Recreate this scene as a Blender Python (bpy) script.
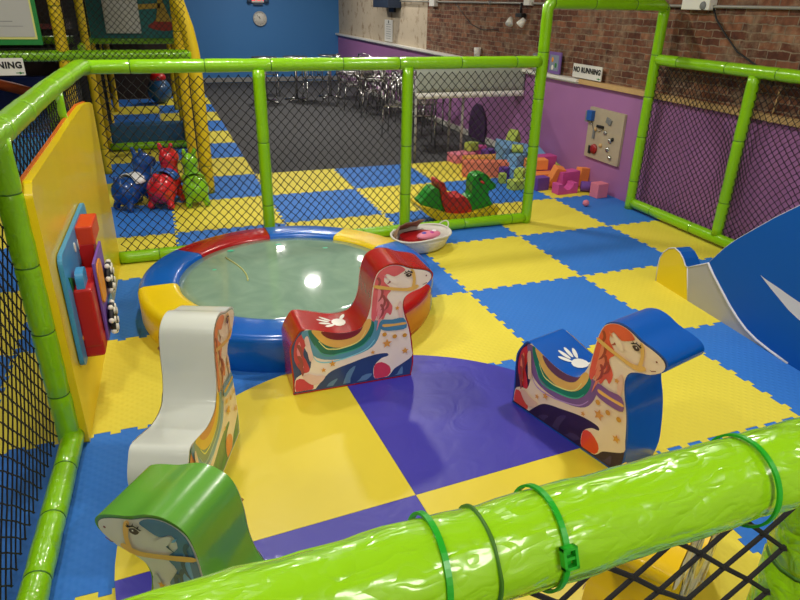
import bpy, bmesh, math, random
from math import pi, sin, cos, radians
from mathutils import Vector, Matrix, Euler
for o in list(bpy.data.objects): bpy.data.objects.remove(o)
S = bpy.context.scene
COL = S.collection
random.seed(7)

# ------------------------------------------------------------ camera, world, lights
cam = bpy.data.objects.new('camera', bpy.data.cameras.new('camera')); COL.objects.link(cam)
rx, rz, rr = 1.13208689, -0.356822753, 0.0202241877
cam.matrix_world = Matrix.Translation((-1.99533, -5.8849, 1.95382)) @ (
    Matrix.Rotation(rz, 4, 'Z') @ Matrix.Rotation(rx, 4, 'X') @ Matrix.Rotation(rr, 4, 'Z'))
cam.data.sensor_width = 36; cam.data.lens = 635.79*36/800
cam.data.clip_start = .02
S.camera = cam
S.view_settings.view_transform = 'Standard'
S.view_settings.look = 'None'
S.view_settings.gamma = 1
S.view_settings.exposure = 0.0
w = bpy.data.worlds.new('room_air'); S.world = w; w.use_nodes = True
w.node_tree.nodes['Background'].inputs[0].default_value = (1, .97, .92, 1)
w.node_tree.nodes['Background'].inputs[1].default_value = .24

def lamp(loc, power, size=.24, colr=(1, .95, .86)):
    l = bpy.data.lights.new('ceiling_or_fill_lamp', 'AREA'); l.shape = 'DISK'; l.size = size
    l.energy = power; l.color = colr
    o = bpy.data.objects.new('ceiling_or_fill_lamp', l); COL.objects.link(o); o.location = loc
LAMPS = [(.26, 4.6, 3.3, 70), (.3, .4, 3.3, 58), (-1.6, -1.4, 3.3, 38), (.5, -3.2, 3.3, 50), (.3, 8.9, 3.3, 75),
         (-2.6, -4.4, 3.3, 36), (-3.6, -.6, 3.3, 30), (-1.2, -7.2, 3.0, 48), (1.6, -6.4, 3.2, 40), (-4.2, -6.6, 3.2, 36), (2.0, 6.6, 3.3, 34), (-3.4, 6.0, 3.3, 30)]
for x, y, z, p in LAMPS: lamp((x, y, z), p, .9 if y < -6 else .24)  # wide lamps behind the camera: unseen fill added to soften the shading

# ------------------------------------------------------------ materials
def lin(c):
    c /= 255
    return c/12.92 if c <= .04045 else ((c+.055)/1.055)**2.4
def rgb(r, g, b): return (lin(r), lin(g), lin(b), 1)
MATS = {}
def mat(name, c, rough=.5, metal=0, coat=0, bump=None, var=0, vscale=6, spec=.5, emit=None, trans=0):
    if name in MATS: return MATS[name]
    m = bpy.data.materials.new(name); m.use_nodes = True; MATS[name] = m
    nt = m.node_tree; b = nt.nodes['Principled BSDF']
    col = rgb(*c)
    b.inputs['Base Color'].default_value = col
    b.inputs['Roughness'].default_value = rough
    b.inputs['Metallic'].default_value = metal
    b.inputs['Coat Weight'].default_value = coat
    b.inputs['Coat Roughness'].default_value = .08
    b.inputs['Specular IOR Level'].default_value = spec
    b.inputs['Transmission Weight'].default_value = trans
    if emit:
        b.inputs['Emission Color'].default_value = col; b.inputs['Emission Strength'].default_value = emit
    tc = nt.nodes.new('ShaderNodeTexCoord')
    if var:
        n = nt.nodes.new('ShaderNodeTexNoise'); n.inputs['Scale'].default_value = vscale; n.inputs['Detail'].default_value = 5
        nt.links.new(tc.outputs['Object'], n.inputs['Vector'])
        mx = nt.nodes.new('ShaderNodeMix'); mx.data_type = 'RGBA'
        mx.inputs['A'].default_value = tuple(v*(1-var) for v in col[:3])+(1,)
        mx.inputs['B'].default_value = tuple(min(1, v*(1+var)) for v in col[:3])+(1,)
        nt.links.new(n.outputs['Fac'], mx.inputs['Factor']); nt.links.new(mx.outputs['Result'], b.inputs['Base Color'])
    if bump:
        sc, st, dist = bump
        n = nt.nodes.new('ShaderNodeTexNoise'); n.inputs['Scale'].default_value = sc; n.inputs['Detail'].default_value = 2
        n.inputs['Distortion'].default_value = dist
        nt.links.new(tc.outputs['Object'], n.inputs['Vector'])
        bp = nt.nodes.new('ShaderNodeBump'); bp.inputs['Strength'].default_value = st; bp.inputs['Distance'].default_value = .02
        nt.links.new(n.outputs['Fac'], bp.inputs['Height']); nt.links.new(bp.outputs['Normal'], b.inputs['Normal'])
        if coat: nt.links.new(bp.outputs['Normal'], b.inputs['Coat Normal'])
    return m

def foam(name, c):
    m = mat(name, c, .62, var=.07, vscale=3, spec=.3)
    nt = m.node_tree; b = nt.nodes['Principled BSDF']; tc = nt.nodes.new('ShaderNodeTexCoord')
    wv = []
    for rot in (radians(45), radians(-45)):
        mp = nt.nodes.new('ShaderNodeMapping'); mp.inputs['Rotation'].default_value = (0, 0, rot); mp.inputs['Scale'].default_value = (1, 1, 1)
        nt.links.new(tc.outputs['Object'], mp.inputs['Vector'])
        v = nt.nodes.new('ShaderNodeTexWave'); v.inputs['Scale'].default_value = 9; v.bands_direction = 'X'
        nt.links.new(mp.outputs['Vector'], v.inputs['Vector']); wv.append(v)
    a = nt.nodes.new('ShaderNodeMath'); a.operation = 'MULTIPLY'
    nt.links.new(wv[0].outputs['Fac'], a.inputs[0]); nt.links.new(wv[1].outputs['Fac'], a.inputs[1])
    bp = nt.nodes.new('ShaderNodeBump'); bp.inputs['Strength'].default_value = .35; bp.inputs['Distance'].default_value = .004
    nt.links.new(a.outputs[0], bp.inputs['Height']); nt.links.new(bp.outputs['Normal'], b.inputs['Normal'])
    return m

def crease_mat(m):
    nt = m.node_tree; b = nt.nodes['Principled BSDF']; N = nt.nodes.new; L = nt.links.new
    tc = N('ShaderNodeTexCoord'); prev = None
    for rot, sc, st in (((.5, .3, .4), 7, .9), ((-.6, .2, -.5), 11, .6), ((0, 0, 0), 26, .25)):
        mp = N('ShaderNodeMapping'); mp.inputs['Rotation'].default_value = rot; mp.inputs['Scale'].default_value = (1, 2.2, 2.2)
        L(tc.outputs['Object'], mp.inputs['Vector'])
        n = N('ShaderNodeTexNoise'); n.inputs['Scale'].default_value = sc; n.inputs['Detail'].default_value = 1; n.inputs['Distortion'].default_value = .3
        L(mp.outputs[0], n.inputs['Vector'])
        a = N('ShaderNodeMath'); a.operation = 'SUBTRACT'; L(n.outputs['Fac'], a.inputs[0]); a.inputs[1].default_value = .5
        c = N('ShaderNodeMath'); c.operation = 'ABSOLUTE'; L(a.outputs[0], c.inputs[0])
        d = N('ShaderNodeMath'); d.operation = 'MULTIPLY'; d.use_clamp = True; d.inputs[1].default_value = 7; L(c.outputs[0], d.inputs[0])
        e = N('ShaderNodeMath'); e.operation = 'MULTIPLY'; e.inputs[1].default_value = st; L(d.outputs[0], e.inputs[0])
        if prev is None: prev = e
        else:
            s = N('ShaderNodeMath'); L(prev.outputs[0], s.inputs[0]); L(e.outputs[0], s.inputs[1]); prev = s
    bp = N('ShaderNodeBump'); bp.inputs['Strength'].default_value = .55; bp.inputs['Distance'].default_value = .004
    L(prev.outputs[0], bp.inputs['Height']); L(bp.outputs[0], b.inputs['Normal']); L(bp.outputs[0], b.inputs['Coat Normal'])
M_by = foam('yellow foam', (226, 210, 70)); M_bb = foam('blue foam', (50, 118, 205))
M_green = mat('lime vinyl sleeve', (134, 196, 8), .28, coat=.5, bump=(14, .25, 1.2))
M_greenw = mat('wrinkled lime vinyl sleeve', (142, 200, 14), .27, coat=.4); crease_mat(MATS['wrinkled lime vinyl sleeve'])
M_seam = mat('dark green seam', (58, 110, 10), .5)
M_tie = mat('green cable tie', (25, 160, 30), .35)
M_net = mat('black netting', (14, 14, 16), .8)
M_yel = mat('yellow vinyl', (236, 204, 12), .34, coat=.25, bump=(5, .12, .6), var=.05)
M_yelt = mat('yellow tube foam', (222, 190, 18), .5, bump=(12, .15, .5))
M_org = mat('orange vinyl edge', (214, 105, 20), .45)
M_blu = mat('blue vinyl', (0, 92, 190), .28, coat=.35, bump=(5, .12, .8))
M_red = mat('red vinyl', (168, 14, 18), .25, coat=.5, bump=(5, .15, .8))
M_ind = mat('indigo vinyl', (58, 52, 165), .42, coat=.15, bump=(5, .2, 1.5), var=.1, vscale=5)
M_myel = mat('mat yellow vinyl', (222, 202, 50), .4, coat=.15, bump=(4, .15, 1), var=.04)
M_purple = mat('purple paint', (166, 110, 166), .6, var=.05, vscale=2)
M_bwall = mat('blue paint', (60, 126, 192), .55, var=.04, vscale=1)
M_ceil = mat('pale ceiling', (215, 212, 205), .9)
M_carpet = mat('charcoal carpet', (74, 74, 77), .95, var=.25, vscale=60, bump=(120, .3, 0))
M_white = mat('white gloss', (232, 230, 222), .3)
M_wood = mat('pale wood', (200, 164, 110), .6, var=.15, vscale=20)
M_dark = mat('dark void', (22, 18, 18), .9)
M_dkbrown = mat('dark brown boards', (44, 30, 26), .8, var=.4, vscale=8)
M_chrome = mat('brushed aluminium', (190, 190, 188), .25, metal=1)
M_blk = mat('black plastic', (16, 16, 18), .5)
M_grey = mat('grey plastic', (120, 122, 124), .5)

def brick_mat():
    m = bpy.data.materials.new('old brick'); m.use_nodes = True; nt = m.node_tree; b = nt.nodes['Principled BSDF']
    N = nt.nodes.new; L = nt.links.new
    tc = N('ShaderNodeTexCoord'); sp = N('ShaderNodeSeparateXYZ'); L(tc.outputs['Object'], sp.inputs[0])
    cb = N('ShaderNodeCombineXYZ'); L(sp.outputs['Y'], cb.inputs['X']); L(sp.outputs['Z'], cb.inputs['Y'])
    nz = N('ShaderNodeTexNoise'); nz.inputs['Scale'].default_value = 9; nz.inputs['Detail'].default_value = 4
    L(tc.outputs['Object'], nz.inputs['Vector'])
    ad = N('ShaderNodeVectorMath'); ad.operation = 'SCALE'; ad.inputs['Scale'].default_value = .034
    L(nz.outputs['Color'], ad.inputs[0])
    a2 = N('ShaderNodeVectorMath'); L(cb.outputs[0], a2.inputs[0]); L(ad.outputs[0], a2.inputs[1])
    br = N('ShaderNodeTexBrick'); L(a2.outputs[0], br.inputs['Vector'])
    br.inputs['Color1'].default_value = rgb(98, 54, 38); br.inputs['Color2'].default_value = rgb(164, 108, 76)
    br.inputs['Mortar'].default_value = rgb(150, 130, 108); br.inputs['Scale'].default_value = 1
    br.inputs['Brick Width'].default_value = .21; br.inputs['Row Height'].default_value = .064
    br.inputs['Mortar Size'].default_value = .006; br.inputs['Mortar Smooth'].default_value = .3; br.inputs['Bias'].default_value = -.2
    n2 = N('ShaderNodeTexNoise'); n2.inputs['Scale'].default_value = 5; n2.inputs['Detail'].default_value = 6; n2.inputs['Roughness'].default_value = .7
    L(tc.outputs['Object'], n2.inputs['Vector'])
    cr = N('ShaderNodeValToRGB'); cr.color_ramp.elements[0].position = .48; cr.color_ramp.elements[1].position = .66
    cr.color_ramp.elements[0].color = (0, 0, 0, 1); cr.color_ramp.elements[1].color = (.75, .75, .75, 1)
    L(n2.outputs['Fac'], cr.inputs[0])
    mx = N('ShaderNodeMix'); mx.data_type = 'RGBA'; L(cr.outputs[0], mx.inputs['Factor']); L(br.outputs['Color'], mx.inputs['A'])
    mx.inputs['B'].default_value = rgb(158, 134, 108)
    n3 = N('ShaderNodeTexNoise'); n3.inputs['Scale'].default_value = 14; n3.inputs['Detail'].default_value = 5
    L(tc.outputs['Object'], n3.inputs['Vector'])
    c3 = N('ShaderNodeValToRGB'); c3.color_ramp.elements[0].position = .3; c3.color_ramp.elements[1].position = .65
    c3.color_ramp.elements[0].color = (.35, .33, .32, 1); c3.color_ramp.elements[1].color = (1, 1, 1, 1)
    L(n3.outputs['Fac'], c3.inputs[0])
    m2 = N('ShaderNodeMix'); m2.data_type = 'RGBA'; m2.blend_type = 'MULTIPLY'; m2.inputs['Factor'].default_value = .8
    L(mx.outputs['Result'], m2.inputs['A']); L(c3.outputs[0], m2.inputs['B'])
    L(m2.outputs['Result'], b.inputs['Base Color']); b.inputs['Roughness'].default_value = .9
    bp = N('ShaderNodeBump'); bp.inputs['Strength'].default_value = .8; bp.inputs['Distance'].default_value = .012; bp.invert = True
    s = N('ShaderNodeMath'); s.operation = 'ADD'; L(br.outputs['Fac'], s.inputs[0]); L(n2.outputs['Fac'], s.inputs[1])
    L(s.outputs[0], bp.inputs['Height']); L(bp.outputs['Normal'], b.inputs['Normal'])
    return m
M_brick = brick_mat()
def plaster_mat():
    m = mat('worn plaster', (186, 170, 148), .9)
    nt = m.node_tree; b = nt.nodes['Principled BSDF']
    tc = nt.nodes.new('ShaderNodeTexCoord'); n = nt.nodes.new('ShaderNodeTexNoise'); n.inputs['Scale'].default_value = 4; n.inputs['Detail'].default_value = 8
    n.inputs['Roughness'].default_value = .7
    nt.links.new(tc.outputs['Object'], n.inputs['Vector'])
    cr = nt.nodes.new('ShaderNodeValToRGB'); e = cr.color_ramp.elements
    e[0].position = .33; e[0].color = rgb(130, 102, 76); e[1].position = .46; e[1].color = rgb(190, 176, 154)
    nt.links.new(n.outputs['Fac'], cr.inputs[0]); nt.links.new(cr.outputs[0], b.inputs['Base Color'])
    return m
M_plaster = plaster_mat()

# ------------------------------------------------------------ mesh helpers
class MB:
    def __init__(s): s.v = []; s.f = []; s.mi = []; s.mats = []; s.sm = []
    def m(s, mt):
        if mt not in s.mats: s.mats.append(mt)
        return s.mats.index(mt)
    def add(s, vs, fs, mt, smooth=False, M=None):
        o = len(s.v); k = s.m(mt)
        if M is not None: vs = [M @ Vector(q) for q in vs]
        s.v += [tuple(q) for q in vs]
        for f in fs: s.f.append([i+o for i in f]); s.mi.append(k); s.sm.append(smooth)
        return s
    def box(s, c, d, mt, M=None):
        x, y, z = c; a, b, h = d[0]/2, d[1]/2, d[2]/2
        vs = [(x+i*a, y+j*b, z+k*h) for i in (-1, 1) for j in (-1, 1) for k in (-1, 1)]
        return s.add(vs, [(0, 1, 3, 2), (4, 6, 7, 5), (0, 4, 5, 1), (2, 3, 7, 6), (0, 2, 6, 4), (1, 5, 7, 3)], mt, M=M)
    def tube(s, pts, r, mt, n=12, caps=True, smooth=True, closed=False, M=None):
        pts = [Vector(q) for q in pts]; N = len(pts)
        rs = r if isinstance(r, (list, tuple)) else [r]*N
        vs = []; prev = None
        for i, q in enumerate(pts):
            if closed: t = pts[(i+1) % N]-pts[i-1]
            else: t = pts[min(i+1, N-1)]-pts[max(i-1, 0)]
            t = t.normalized() if t.length > 0 else Vector((0, 0, 1))
            if prev is None:
                up = Vector((0, 0, 1)) if abs(t.z) < .9 else Vector((1, 0, 0)); a = t.cross(up).normalized()
            else:
                a = (prev-t*prev.dot(t)).normalized()
            prev = a; b = t.cross(a)
            for k in range(n):
                g = 2*pi*k/n; vs.append(q+a*cos(g)*rs[i]+b*sin(g)*rs[i])
        fs = []
        for i in range(N if closed else N-1):
            j = (i+1) % N
            for k in range(n):
                fs.append((i*n+k, i*n+(k+1) % n, j*n+(k+1) % n, j*n+k))
        if caps and not closed: fs += [tuple(range(n))[::-1], tuple((N-1)*n+k for k in range(n))]
        return s.add(vs, fs, mt, smooth, M)
    def lathe(s, prof, mt, n=24, M=None, smooth=True):
        vs = [(r*cos(2*pi*k/n), r*sin(2*pi*k/n), z) for r, z in prof for k in range(n)]
        fs = [(i*n+k, i*n+(k+1) % n, (i+1)*n+(k+1) % n, (i+1)*n+k) for i in range(len(prof)-1) for k in range(n)]
        fs += [tuple(range(n))[::-1], tuple((len(prof)-1)*n+k for k in range(n))]
        return s.add(vs, fs, mt, smooth, M)
    def ball(s, c, r, mt, n=16, M=None):
        rr = r if isinstance(r, (list, tuple)) else (r, r, r)
        T = Matrix.Translation(c) @ Matrix.Diagonal((*rr, 1))
        if M is not None: T = M @ T
        prof = [(max(1e-4, sin(pi*i/n)), -cos(pi*i/n)) for i in range(n+1)]
        return s.lathe(prof, mt, n*2, T)
    def prism(s, poly, y0, y1, mt, M=None, side=None, smooth=False, axis='Y'):
        """poly in (x,z), extruded along y"""
        n = len(poly)
        f = {'Y': lambda a, b, t: (a, t, b), 'Z': lambda a, b, t: (a, b, t), 'X': lambda a, b, t: (t, a, b)}[axis]
        vs = [f(a, b, y0) for a, b in poly]+[f(a, b, y1) for a, b in poly]
        s.add(vs, [tuple(range(n)), tuple(range(n, 2*n))[::-1]], mt, False, M)
        s.add(vs, [(i, i+n, (i+1) % n+n, (i+1) % n) for i in range(n)], side or mt, smooth, M)
        return s
    def poly(s, pts, mt, M=None): return s.add(pts, [tuple(range(len(pts)))], mt, False, M)
    def build(s, name, parent=None, bevel=0, loc=None, rot=None, fixn=True, seg=2):
        me = bpy.data.meshes.new(name); me.from_pydata(s.v, [], s.f)
        for mt in s.mats: me.materials.append(mt)
        me.polygons.foreach_set('material_index', s.mi); me.polygons.foreach_set('use_smooth', s.sm)
        if fixn:
            bm = bmesh.new(); bm.from_mesh(me); bmesh.ops.recalc_face_normals(bm, faces=bm.faces); bm.to_mesh(me); bm.free()
        me.update()
        o = bpy.data.objects.new(name, me); COL.objects.link(o)
        if parent is not None: o.parent = parent
        if bevel:
            b = o.modifiers.new('bevel', 'BEVEL'); b.width = bevel; b.segments = seg; b.limit_method = 'ANGLE'; b.angle_limit = radians(35)
            b.harden_normals = False
        if loc is not None: o.location = loc
        if rot is not None: o.rotation_euler = rot
        return o
def tag(o, label=None, cat=None, group=None, kind=None):
    if label: o['label'] = label
    if cat: o['category'] = cat
    if group: o['group'] = group
    if kind: o['kind'] = kind
    return o
def thing(name, label, cat, loc=(0, 0, 0), rz=0, group=None):
    o = bpy.data.objects.new(name, None); COL.objects.link(o); o.location = loc; o.rotation_euler = (0, 0, rz)
    o.empty_display_size = .1
    return tag(o, label, cat, group)
def dup(root, loc, rz, label=None, sc=None):
    r = root.copy(); COL.objects.link(r); r.location = loc; r.rotation_euler = (0, 0, rz)
    if sc: r.scale = (sc, sc, sc)
    if label: r['label'] = label
    def rec(src, dst):
        for ch in list(src.children):
            c = ch.copy(); COL.objects.link(c); c.parent = dst; rec(ch, c)
    rec(root, r)
    return r
def struct(mb, name, **k): return tag(mb.build(name, **k), kind='structure')
def smoothpoly(P, k=4, sharp=()):
    out = []; n = len(P)
    for i in range(n):
        p0, p1, p2, p3 = P[i-1], P[i], P[(i+1) % n], P[(i+2) % n]
        if i in sharp: p0 = p1
        if (i+1) % n in sharp: p3 = p2
        for j in range(k):
            t = j/k
            out.append(tuple(.5*((2*p1[a])+(-p0[a]+p2[a])*t+(2*p0[a]-5*p1[a]+4*p2[a]-p3[a])*t*t+(-p0[a]+3*p1[a]-3*p2[a]+p3[a])*t**3) for a in (0, 1)))
    return out

# ------------------------------------------------------------ the room
XR, YB, XL, YF = 2.72, 11.8, -5.4, -8
struct(MB().box(((XR+XL)/2, (YB+YF)/2, -.06), (XR-XL+.4, YB-YF+.4, .08), M_carpet), 'floor')
struct(MB().box(((XR+XL)/2, (YB+YF)/2, 3.55), (XR-XL+.4, YB-YF+.4, .1), M_ceil), 'ceiling')
struct(MB().box(((XR+XL)/2, YB+.1, 1.75), (XR-XL+.4, .2, 3.6), M_bwall), 'wall_back')
wb = MB(); wb.box((XR+.1, (5.66+YF)/2, 1.75), (.2, 5.66-YF, 3.6), M_brick)
wb.box((XR+.1, (5.66+YB)/2, 1.75), (.19, YB-5.66, 3.6), M_plaster)
struct(wb, 'wall_right')
struct(MB().box((XL-.1, (YB+YF)/2, 1.75), (.2, YB-YF, 3.6), M_dark), 'wall_left')
struct(MB().box(((XR+XL)/2, YF-.1, 1.75), (XR-XL+.4, .2, 3.6), mat('warm front wall', (200, 192, 178), .8)), 'wall_front')
struct(MB().box((XR-.012, (YB+YF)/2, .56), (.024, YB-YF, 1.14), M_purple), 'trim_1')
t2 = MB(); t2.box((XR-.05, (YB+.75)/2, 1.155), (.1, YB-.75, .035), M_white); t2.box((XR-.035, (YB+.75)/2, 1.13), (.05, YB-.75, .03), M_white)
struct(t2, 'trim_2')
struct(MB().box((XR-.035, (.75+YF)/2, 1.15), (.07, .75-YF, .05), M_wood), 'trim_3')
struct(MB().box((XR-.03, (YB+2)/2, .035), (.02, YB-2, .09), M_white), 'baseboard_right')
struct(MB().box(((XR-1)/2, YB-.01, .05), (XR+1, .02, .11), mat('grey base', (150, 150, 150), .5)), 'baseboard_back')

# ------------------------------------------------------------ jigsaw foam mats
def edge_pts(a, b, key):
    """teeth along a grid line from a to b, shared by both neighbours"""
    a = Vector(a); b = Vector(b); d = b-a; n = Vector((-d.y, d.x)); K = 16; out = []
    sgn = 1
    for k in range(K):
        t0, t1 = k/K, (k+1)/K; off = .013*sgn
        e = .008
        out += [a+d*(t0+(e if sgn < 0 else -e) if k else 0)+n*off, a+d*(t1-(e if sgn < 0 else -e) if k < K-1 else 1)+n*off]
        sgn = -sgn
    out[0] = a+n*0; out[-1] = b+n*0
    out.insert(1, a+n*.013+d*.008); out.insert(-1, b+n*(-.013)-d*.008)
    return out
def foam_mat(i, j, label, straight=''):
    P = []
    def line(p, q, rev, side):
        if side in straight: L = [Vector(p), Vector(q)]
        else: L = edge_pts(p, q, 0)
        return L[::-1] if rev else L
    x0, x1, y0, y1 = i, i+1, j, j+1
    for L in (line((x0, y0), (x1, y0), False, 'S'), line((x1, y0), (x1, y1), False, 'E'), line((x0, y1), (x1, y1), True, 'N'), line((x0, y0), (x0, y1), True, 'W')):
        P += [tuple(q) for q in L[:-1]]
    cx, cy = i+.5, j+.5
    P = [(x-cx-(.0012 if x > cx else -.0012), y-cy-(.0012 if y > cy else -.0012)) for x, y in P]
    if i == 2: P = [(min(x, XR-.026-cx), y) for x, y in P]
    b = (i+j) % 2 != 0
    mb = MB().prism(P, -.02, 0, M_bb if b else M_by, axis='Z')
    o = mb.build('foam_mat', loc=(cx, cy, 0)); return tag(o, label, 'mat', None)
ORD = ['nearest', 'second', 'third', 'fourth', 'fifth', 'sixth', 'seventh', 'eighth', 'ninth', 'tenth', 'eleventh', 'twelfth', 'thirteenth', 'fourteenth', 'fifteenth', 'sixteenth']
cols = {-4: 'in the column outside the left fence', -3: 'in the column beside the yellow panel', -2: 'in the column below the yellow arch tube',
        -1: 'in the column under the pool centre', 0: 'in the column left of the gateway', 1: 'in the column through the gateway', 2: 'in the column along the purple wall'}
for i in range(-4, 3):
    for j in range(-6, 10):
        if j >= 2 and i > -2: continue
        if i <= -3 and j >= 9: continue
        b = (i+j) % 2 != 0
        lab = '%s foam mat %s, %s row from the camera' % ('blue' if b else 'yellow', cols[i], ORD[j+6])
        st = ''
        if j == 1 and i > -2: st += 'N'
        if i == -2 and j >= 2: st += 'E'
        if i == 2: st += 'E'
        if i == -4: st += 'W'
        if j == -6: st += 'S'
        foam_mat(i, j, lab, st)

# round vinyl mat, four quadrants
CX, CY = -1.173, -3.923
mb_root = thing('round_floor_mat', 'round padded vinyl mat in yellow and indigo quarters under the ring of horses', 'mat', (CX, CY, 0), radians(3))
for q in range(4):
    pts = [(0.0008*(1 if q in (0, 3) else -1), .0008*(1 if q < 2 else -1))]+[(1.2*cos(radians(90*q+.04+a*89.92/24)), 1.2*sin(radians(90*q+.04+a*89.92/24))) for a in range(25)]
    MB().prism(pts, 0, .03, M_ind if q % 2 == 0 else M_myel, axis='Z', smooth=False).build('mat_quarter', mb_root, bevel=.004)

# ------------------------------------------------------------ padded tubes and nets
def padded(pts, r, mt, mb=None, seam=.55, n=16, step=.06, wob=.03, first=.3, M=None):
    """sleeve of foam round a pipe, pinched at its seams"""
    mb = mb or MB(); pts = [Vector(p) for p in pts]
    P = []; s = 0; total = sum((pts[i+1]-pts[i]).length for i in range(len(pts)-1))
    seams = []; q = first
    while q < total-.1: seams.append(q); q += seam*random.uniform(.85, 1.15)
    cuts = set()
    smp = []
    acc = 0
    for i in range(len(pts)-1):
        L = (pts[i+1]-pts[i]).length; k = max(1, int(L/step))
        for j in range(k): smp.append(acc+L*j/k)
        acc += L
    smp.append(total)
    for q in seams: smp += [q-.012, q-.003, q+.003, q+.012]
    smp = sorted(smp)
    def at(d):
        a = 0
        for i in range(len(pts)-1):
            L = (pts[i+1]-pts[i]).length
            if d <= a+L+1e-9: return pts[i].lerp(pts[i+1], (d-a)/L)
            a += L
        return pts[-1]
    rs = []
    for d in smp:
        k = 1+random.uniform(-wob, wob)
        for q in seams:
            if abs(d-q) < .004: k = .93
            elif abs(d-q) < .013: k = 1
        rs.append(r*k)
    mb.tube([at(d) for d in smp], rs, mt, n, M=M)
    for q in seams:
        mb.tube([at(q-.003), at(q+.003)], r*.96, M_seam, n, M=M)
    return mb
def net(name, O, U, V, W, H, parent, cw=.072, ch=.078, r=.0036, sag=.012, seed=1, mt=None, inside=None, ns=3):
    rnd = random.Random(seed); U = Vector(U).normalized(); V = Vector(V).normalized(); O = Vector(O); Nn = U.cross(V)
    nx = int(round(W/cw*2)); ny = int(round(H/ch*2)); nodes = {}
    ph = rnd.uniform(0, 6)
    for i in range(nx+1):
        for j in range(ny+1):
            if (i+j) % 2: continue
            u = W*i/nx; v = H*j/ny
            e = min(i, nx-i, j, ny-j, 6)/6
            du = sin(v*5+ph)*sin(u*2.1+ph)*sag*e+rnd.uniform(-.003, .003); dv = -sin(pi*u/W*3+ph)*sag*.8*e+rnd.uniform(-.003, .003)
            dn = sin(u*3.3+ph)*sin(v*2.7)*sag*1.5*e
            nodes[i, j] = (u+du, v+dv, O+U*(u+du)+V*(v+dv)+Nn*dn)
    mb = MB(); mt = mt or M_net; vs = []; fs = []
    for (i, j), (u, v, p) in nodes.items():
        if inside and not inside(u, v): continue
        for dj in (1, -1):
            q = nodes.get((i+1, j+dj))
            if q is None or (inside and not inside(q[0], q[1])): continue
            t = (q[2]-p).normalized(); a = Nn; b = t.cross(a); o = len(vs)
            for e in (p, q[2]):
                for k in range(ns): vs.append(e+(a*cos(2*pi*k/ns)+b*sin(2*pi*k/ns))*r)
            for k in range(ns): fs.append((o+k, o+(k+1) % ns, o+ns+(k+1) % ns, o+ns+k))
        if r > 0:
            o = len(vs); rr = r*1.9
            vs += [p+U*rr, p+V*rr, p-U*rr, p-V*rr, p+Nn*rr, p-Nn*rr]
            fs += [(o, o+1, o+4), (o+1, o+2, o+4), (o+2, o+3, o+4), (o+3, o, o+4), (o+1, o, o+5), (o+2, o+1, o+5), (o+3, o+2, o+5), (o, o+3, o+5)]
    mb.add(vs, fs, mt)
    return mb.build(name, parent, fixn=False)

ZT = 1.492; RR = .05
# back fence with the open gate frame
bf = thing('netted_fence', 'lime padded tube fence with black net across the back and a tall open gateway', 'fence', (0, 0, 0))
YBF = -.65
padded([(-2.46, YBF+.03, ZT), (1.24, YBF, ZT)], RR, M_green).build('top_rail', bf)
padded([(-2.45, YBF, .05), (1.24, YBF, .05)], .05, M_green).build('bottom_rail', bf)
for x in (-1.245, -.015): padded([(x, YBF, .09), (x, YBF, ZT-.03)], .048, M_green, seam=.5).build('post', bf)
padded([(1.26, YBF, 0), (1.265, YBF, .05), (1.265, YBF, 1.93), (1.30, YBF, 1.97), (2.5, YBF+.05, 1.97), (2.575, YBF+.08, 1.94), (2.58, YBF+.09, 0)], .05, M_green, seam=.42).build('gate_frame', bf)
for n_, (x0, x1) in enumerate(((-2.42, -1.29), (-1.2, -.06), (.03, 1.22))):
    net('net', (x0, YBF, .08), (1, 0, 0), (0, 0, 1), x1-x0, 1.34, bf, seed=n_+2)
# right fence
XRF = 2.585
rf = thing('netted_fence', 'lime padded tube fence with black net in front of the purple wall', 'fence', (0, 0, 0))
padded([(XRF, -.58, ZT), (XRF, -5.4, ZT)], RR, M_green).build('top_rail', rf)
padded([(XRF, -.6, .07), (XRF, -5.4, .07)], .05, M_green).build('bottom_rail', rf)
for y in (-1.75, -3.4, -5.0): padded([(XRF, y, .1), (XRF, y, ZT-.03)], .05, M_green, seam=.5).build('post', rf)
for n_, (a, b) in enumerate(((-.62, -1.7), (-1.8, -3.35))):
    net('net', (XRF, a, .1), (0, -1, 0), (0, 0, 1), a-b, 1.33, rf, seed=n_+7, sag=.03, cw=.06, ch=.065)
# left fence
lf = thing('netted_fence', 'lime padded tube fence with black net along the left side behind the yellow panel', 'fence', (0, 0, 0))
padded([(-2.46, -.63, ZT), (-2.49, -.72, ZT+.005), (-2.545, -1.5, ZT-.01), (-2.57, -1.9, ZT-.018), (-2.60, -2.9, ZT-.03), (-2.62, -3.2, ZT-.03), (-2.72, -4.0, ZT-.01), (-2.8, -5.4, ZT)], RR+.005, M_green, seam=.4).build('top_rail', lf)
padded([(-2.6, -3.05, 0), (-2.6, -3.05, ZT-.04)], .05, M_green, seam=.33).build('post', lf)
padded([(-2.56, -1.62, .05), (-2.56, -1.62, ZT-.04)], .05, M_green, seam=.3).build('post', lf)
padded([(-2.58, -3.0, .055), (-2.63, -4.0, .055), (-2.75, -5.4, .055)], .05, M_green, seam=.35).build('bottom_rail', lf)
net('net', (-2.64, -3.1, .1), (-.06, -1, 0), (0, 0, 1), 2.3, 1.33, lf, seed=11)
net('net', (-2.50, -.7, .1), (-.05, -1, 0), (0, 0, 1), 2.3, 1.33, lf, seed=12)
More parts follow.
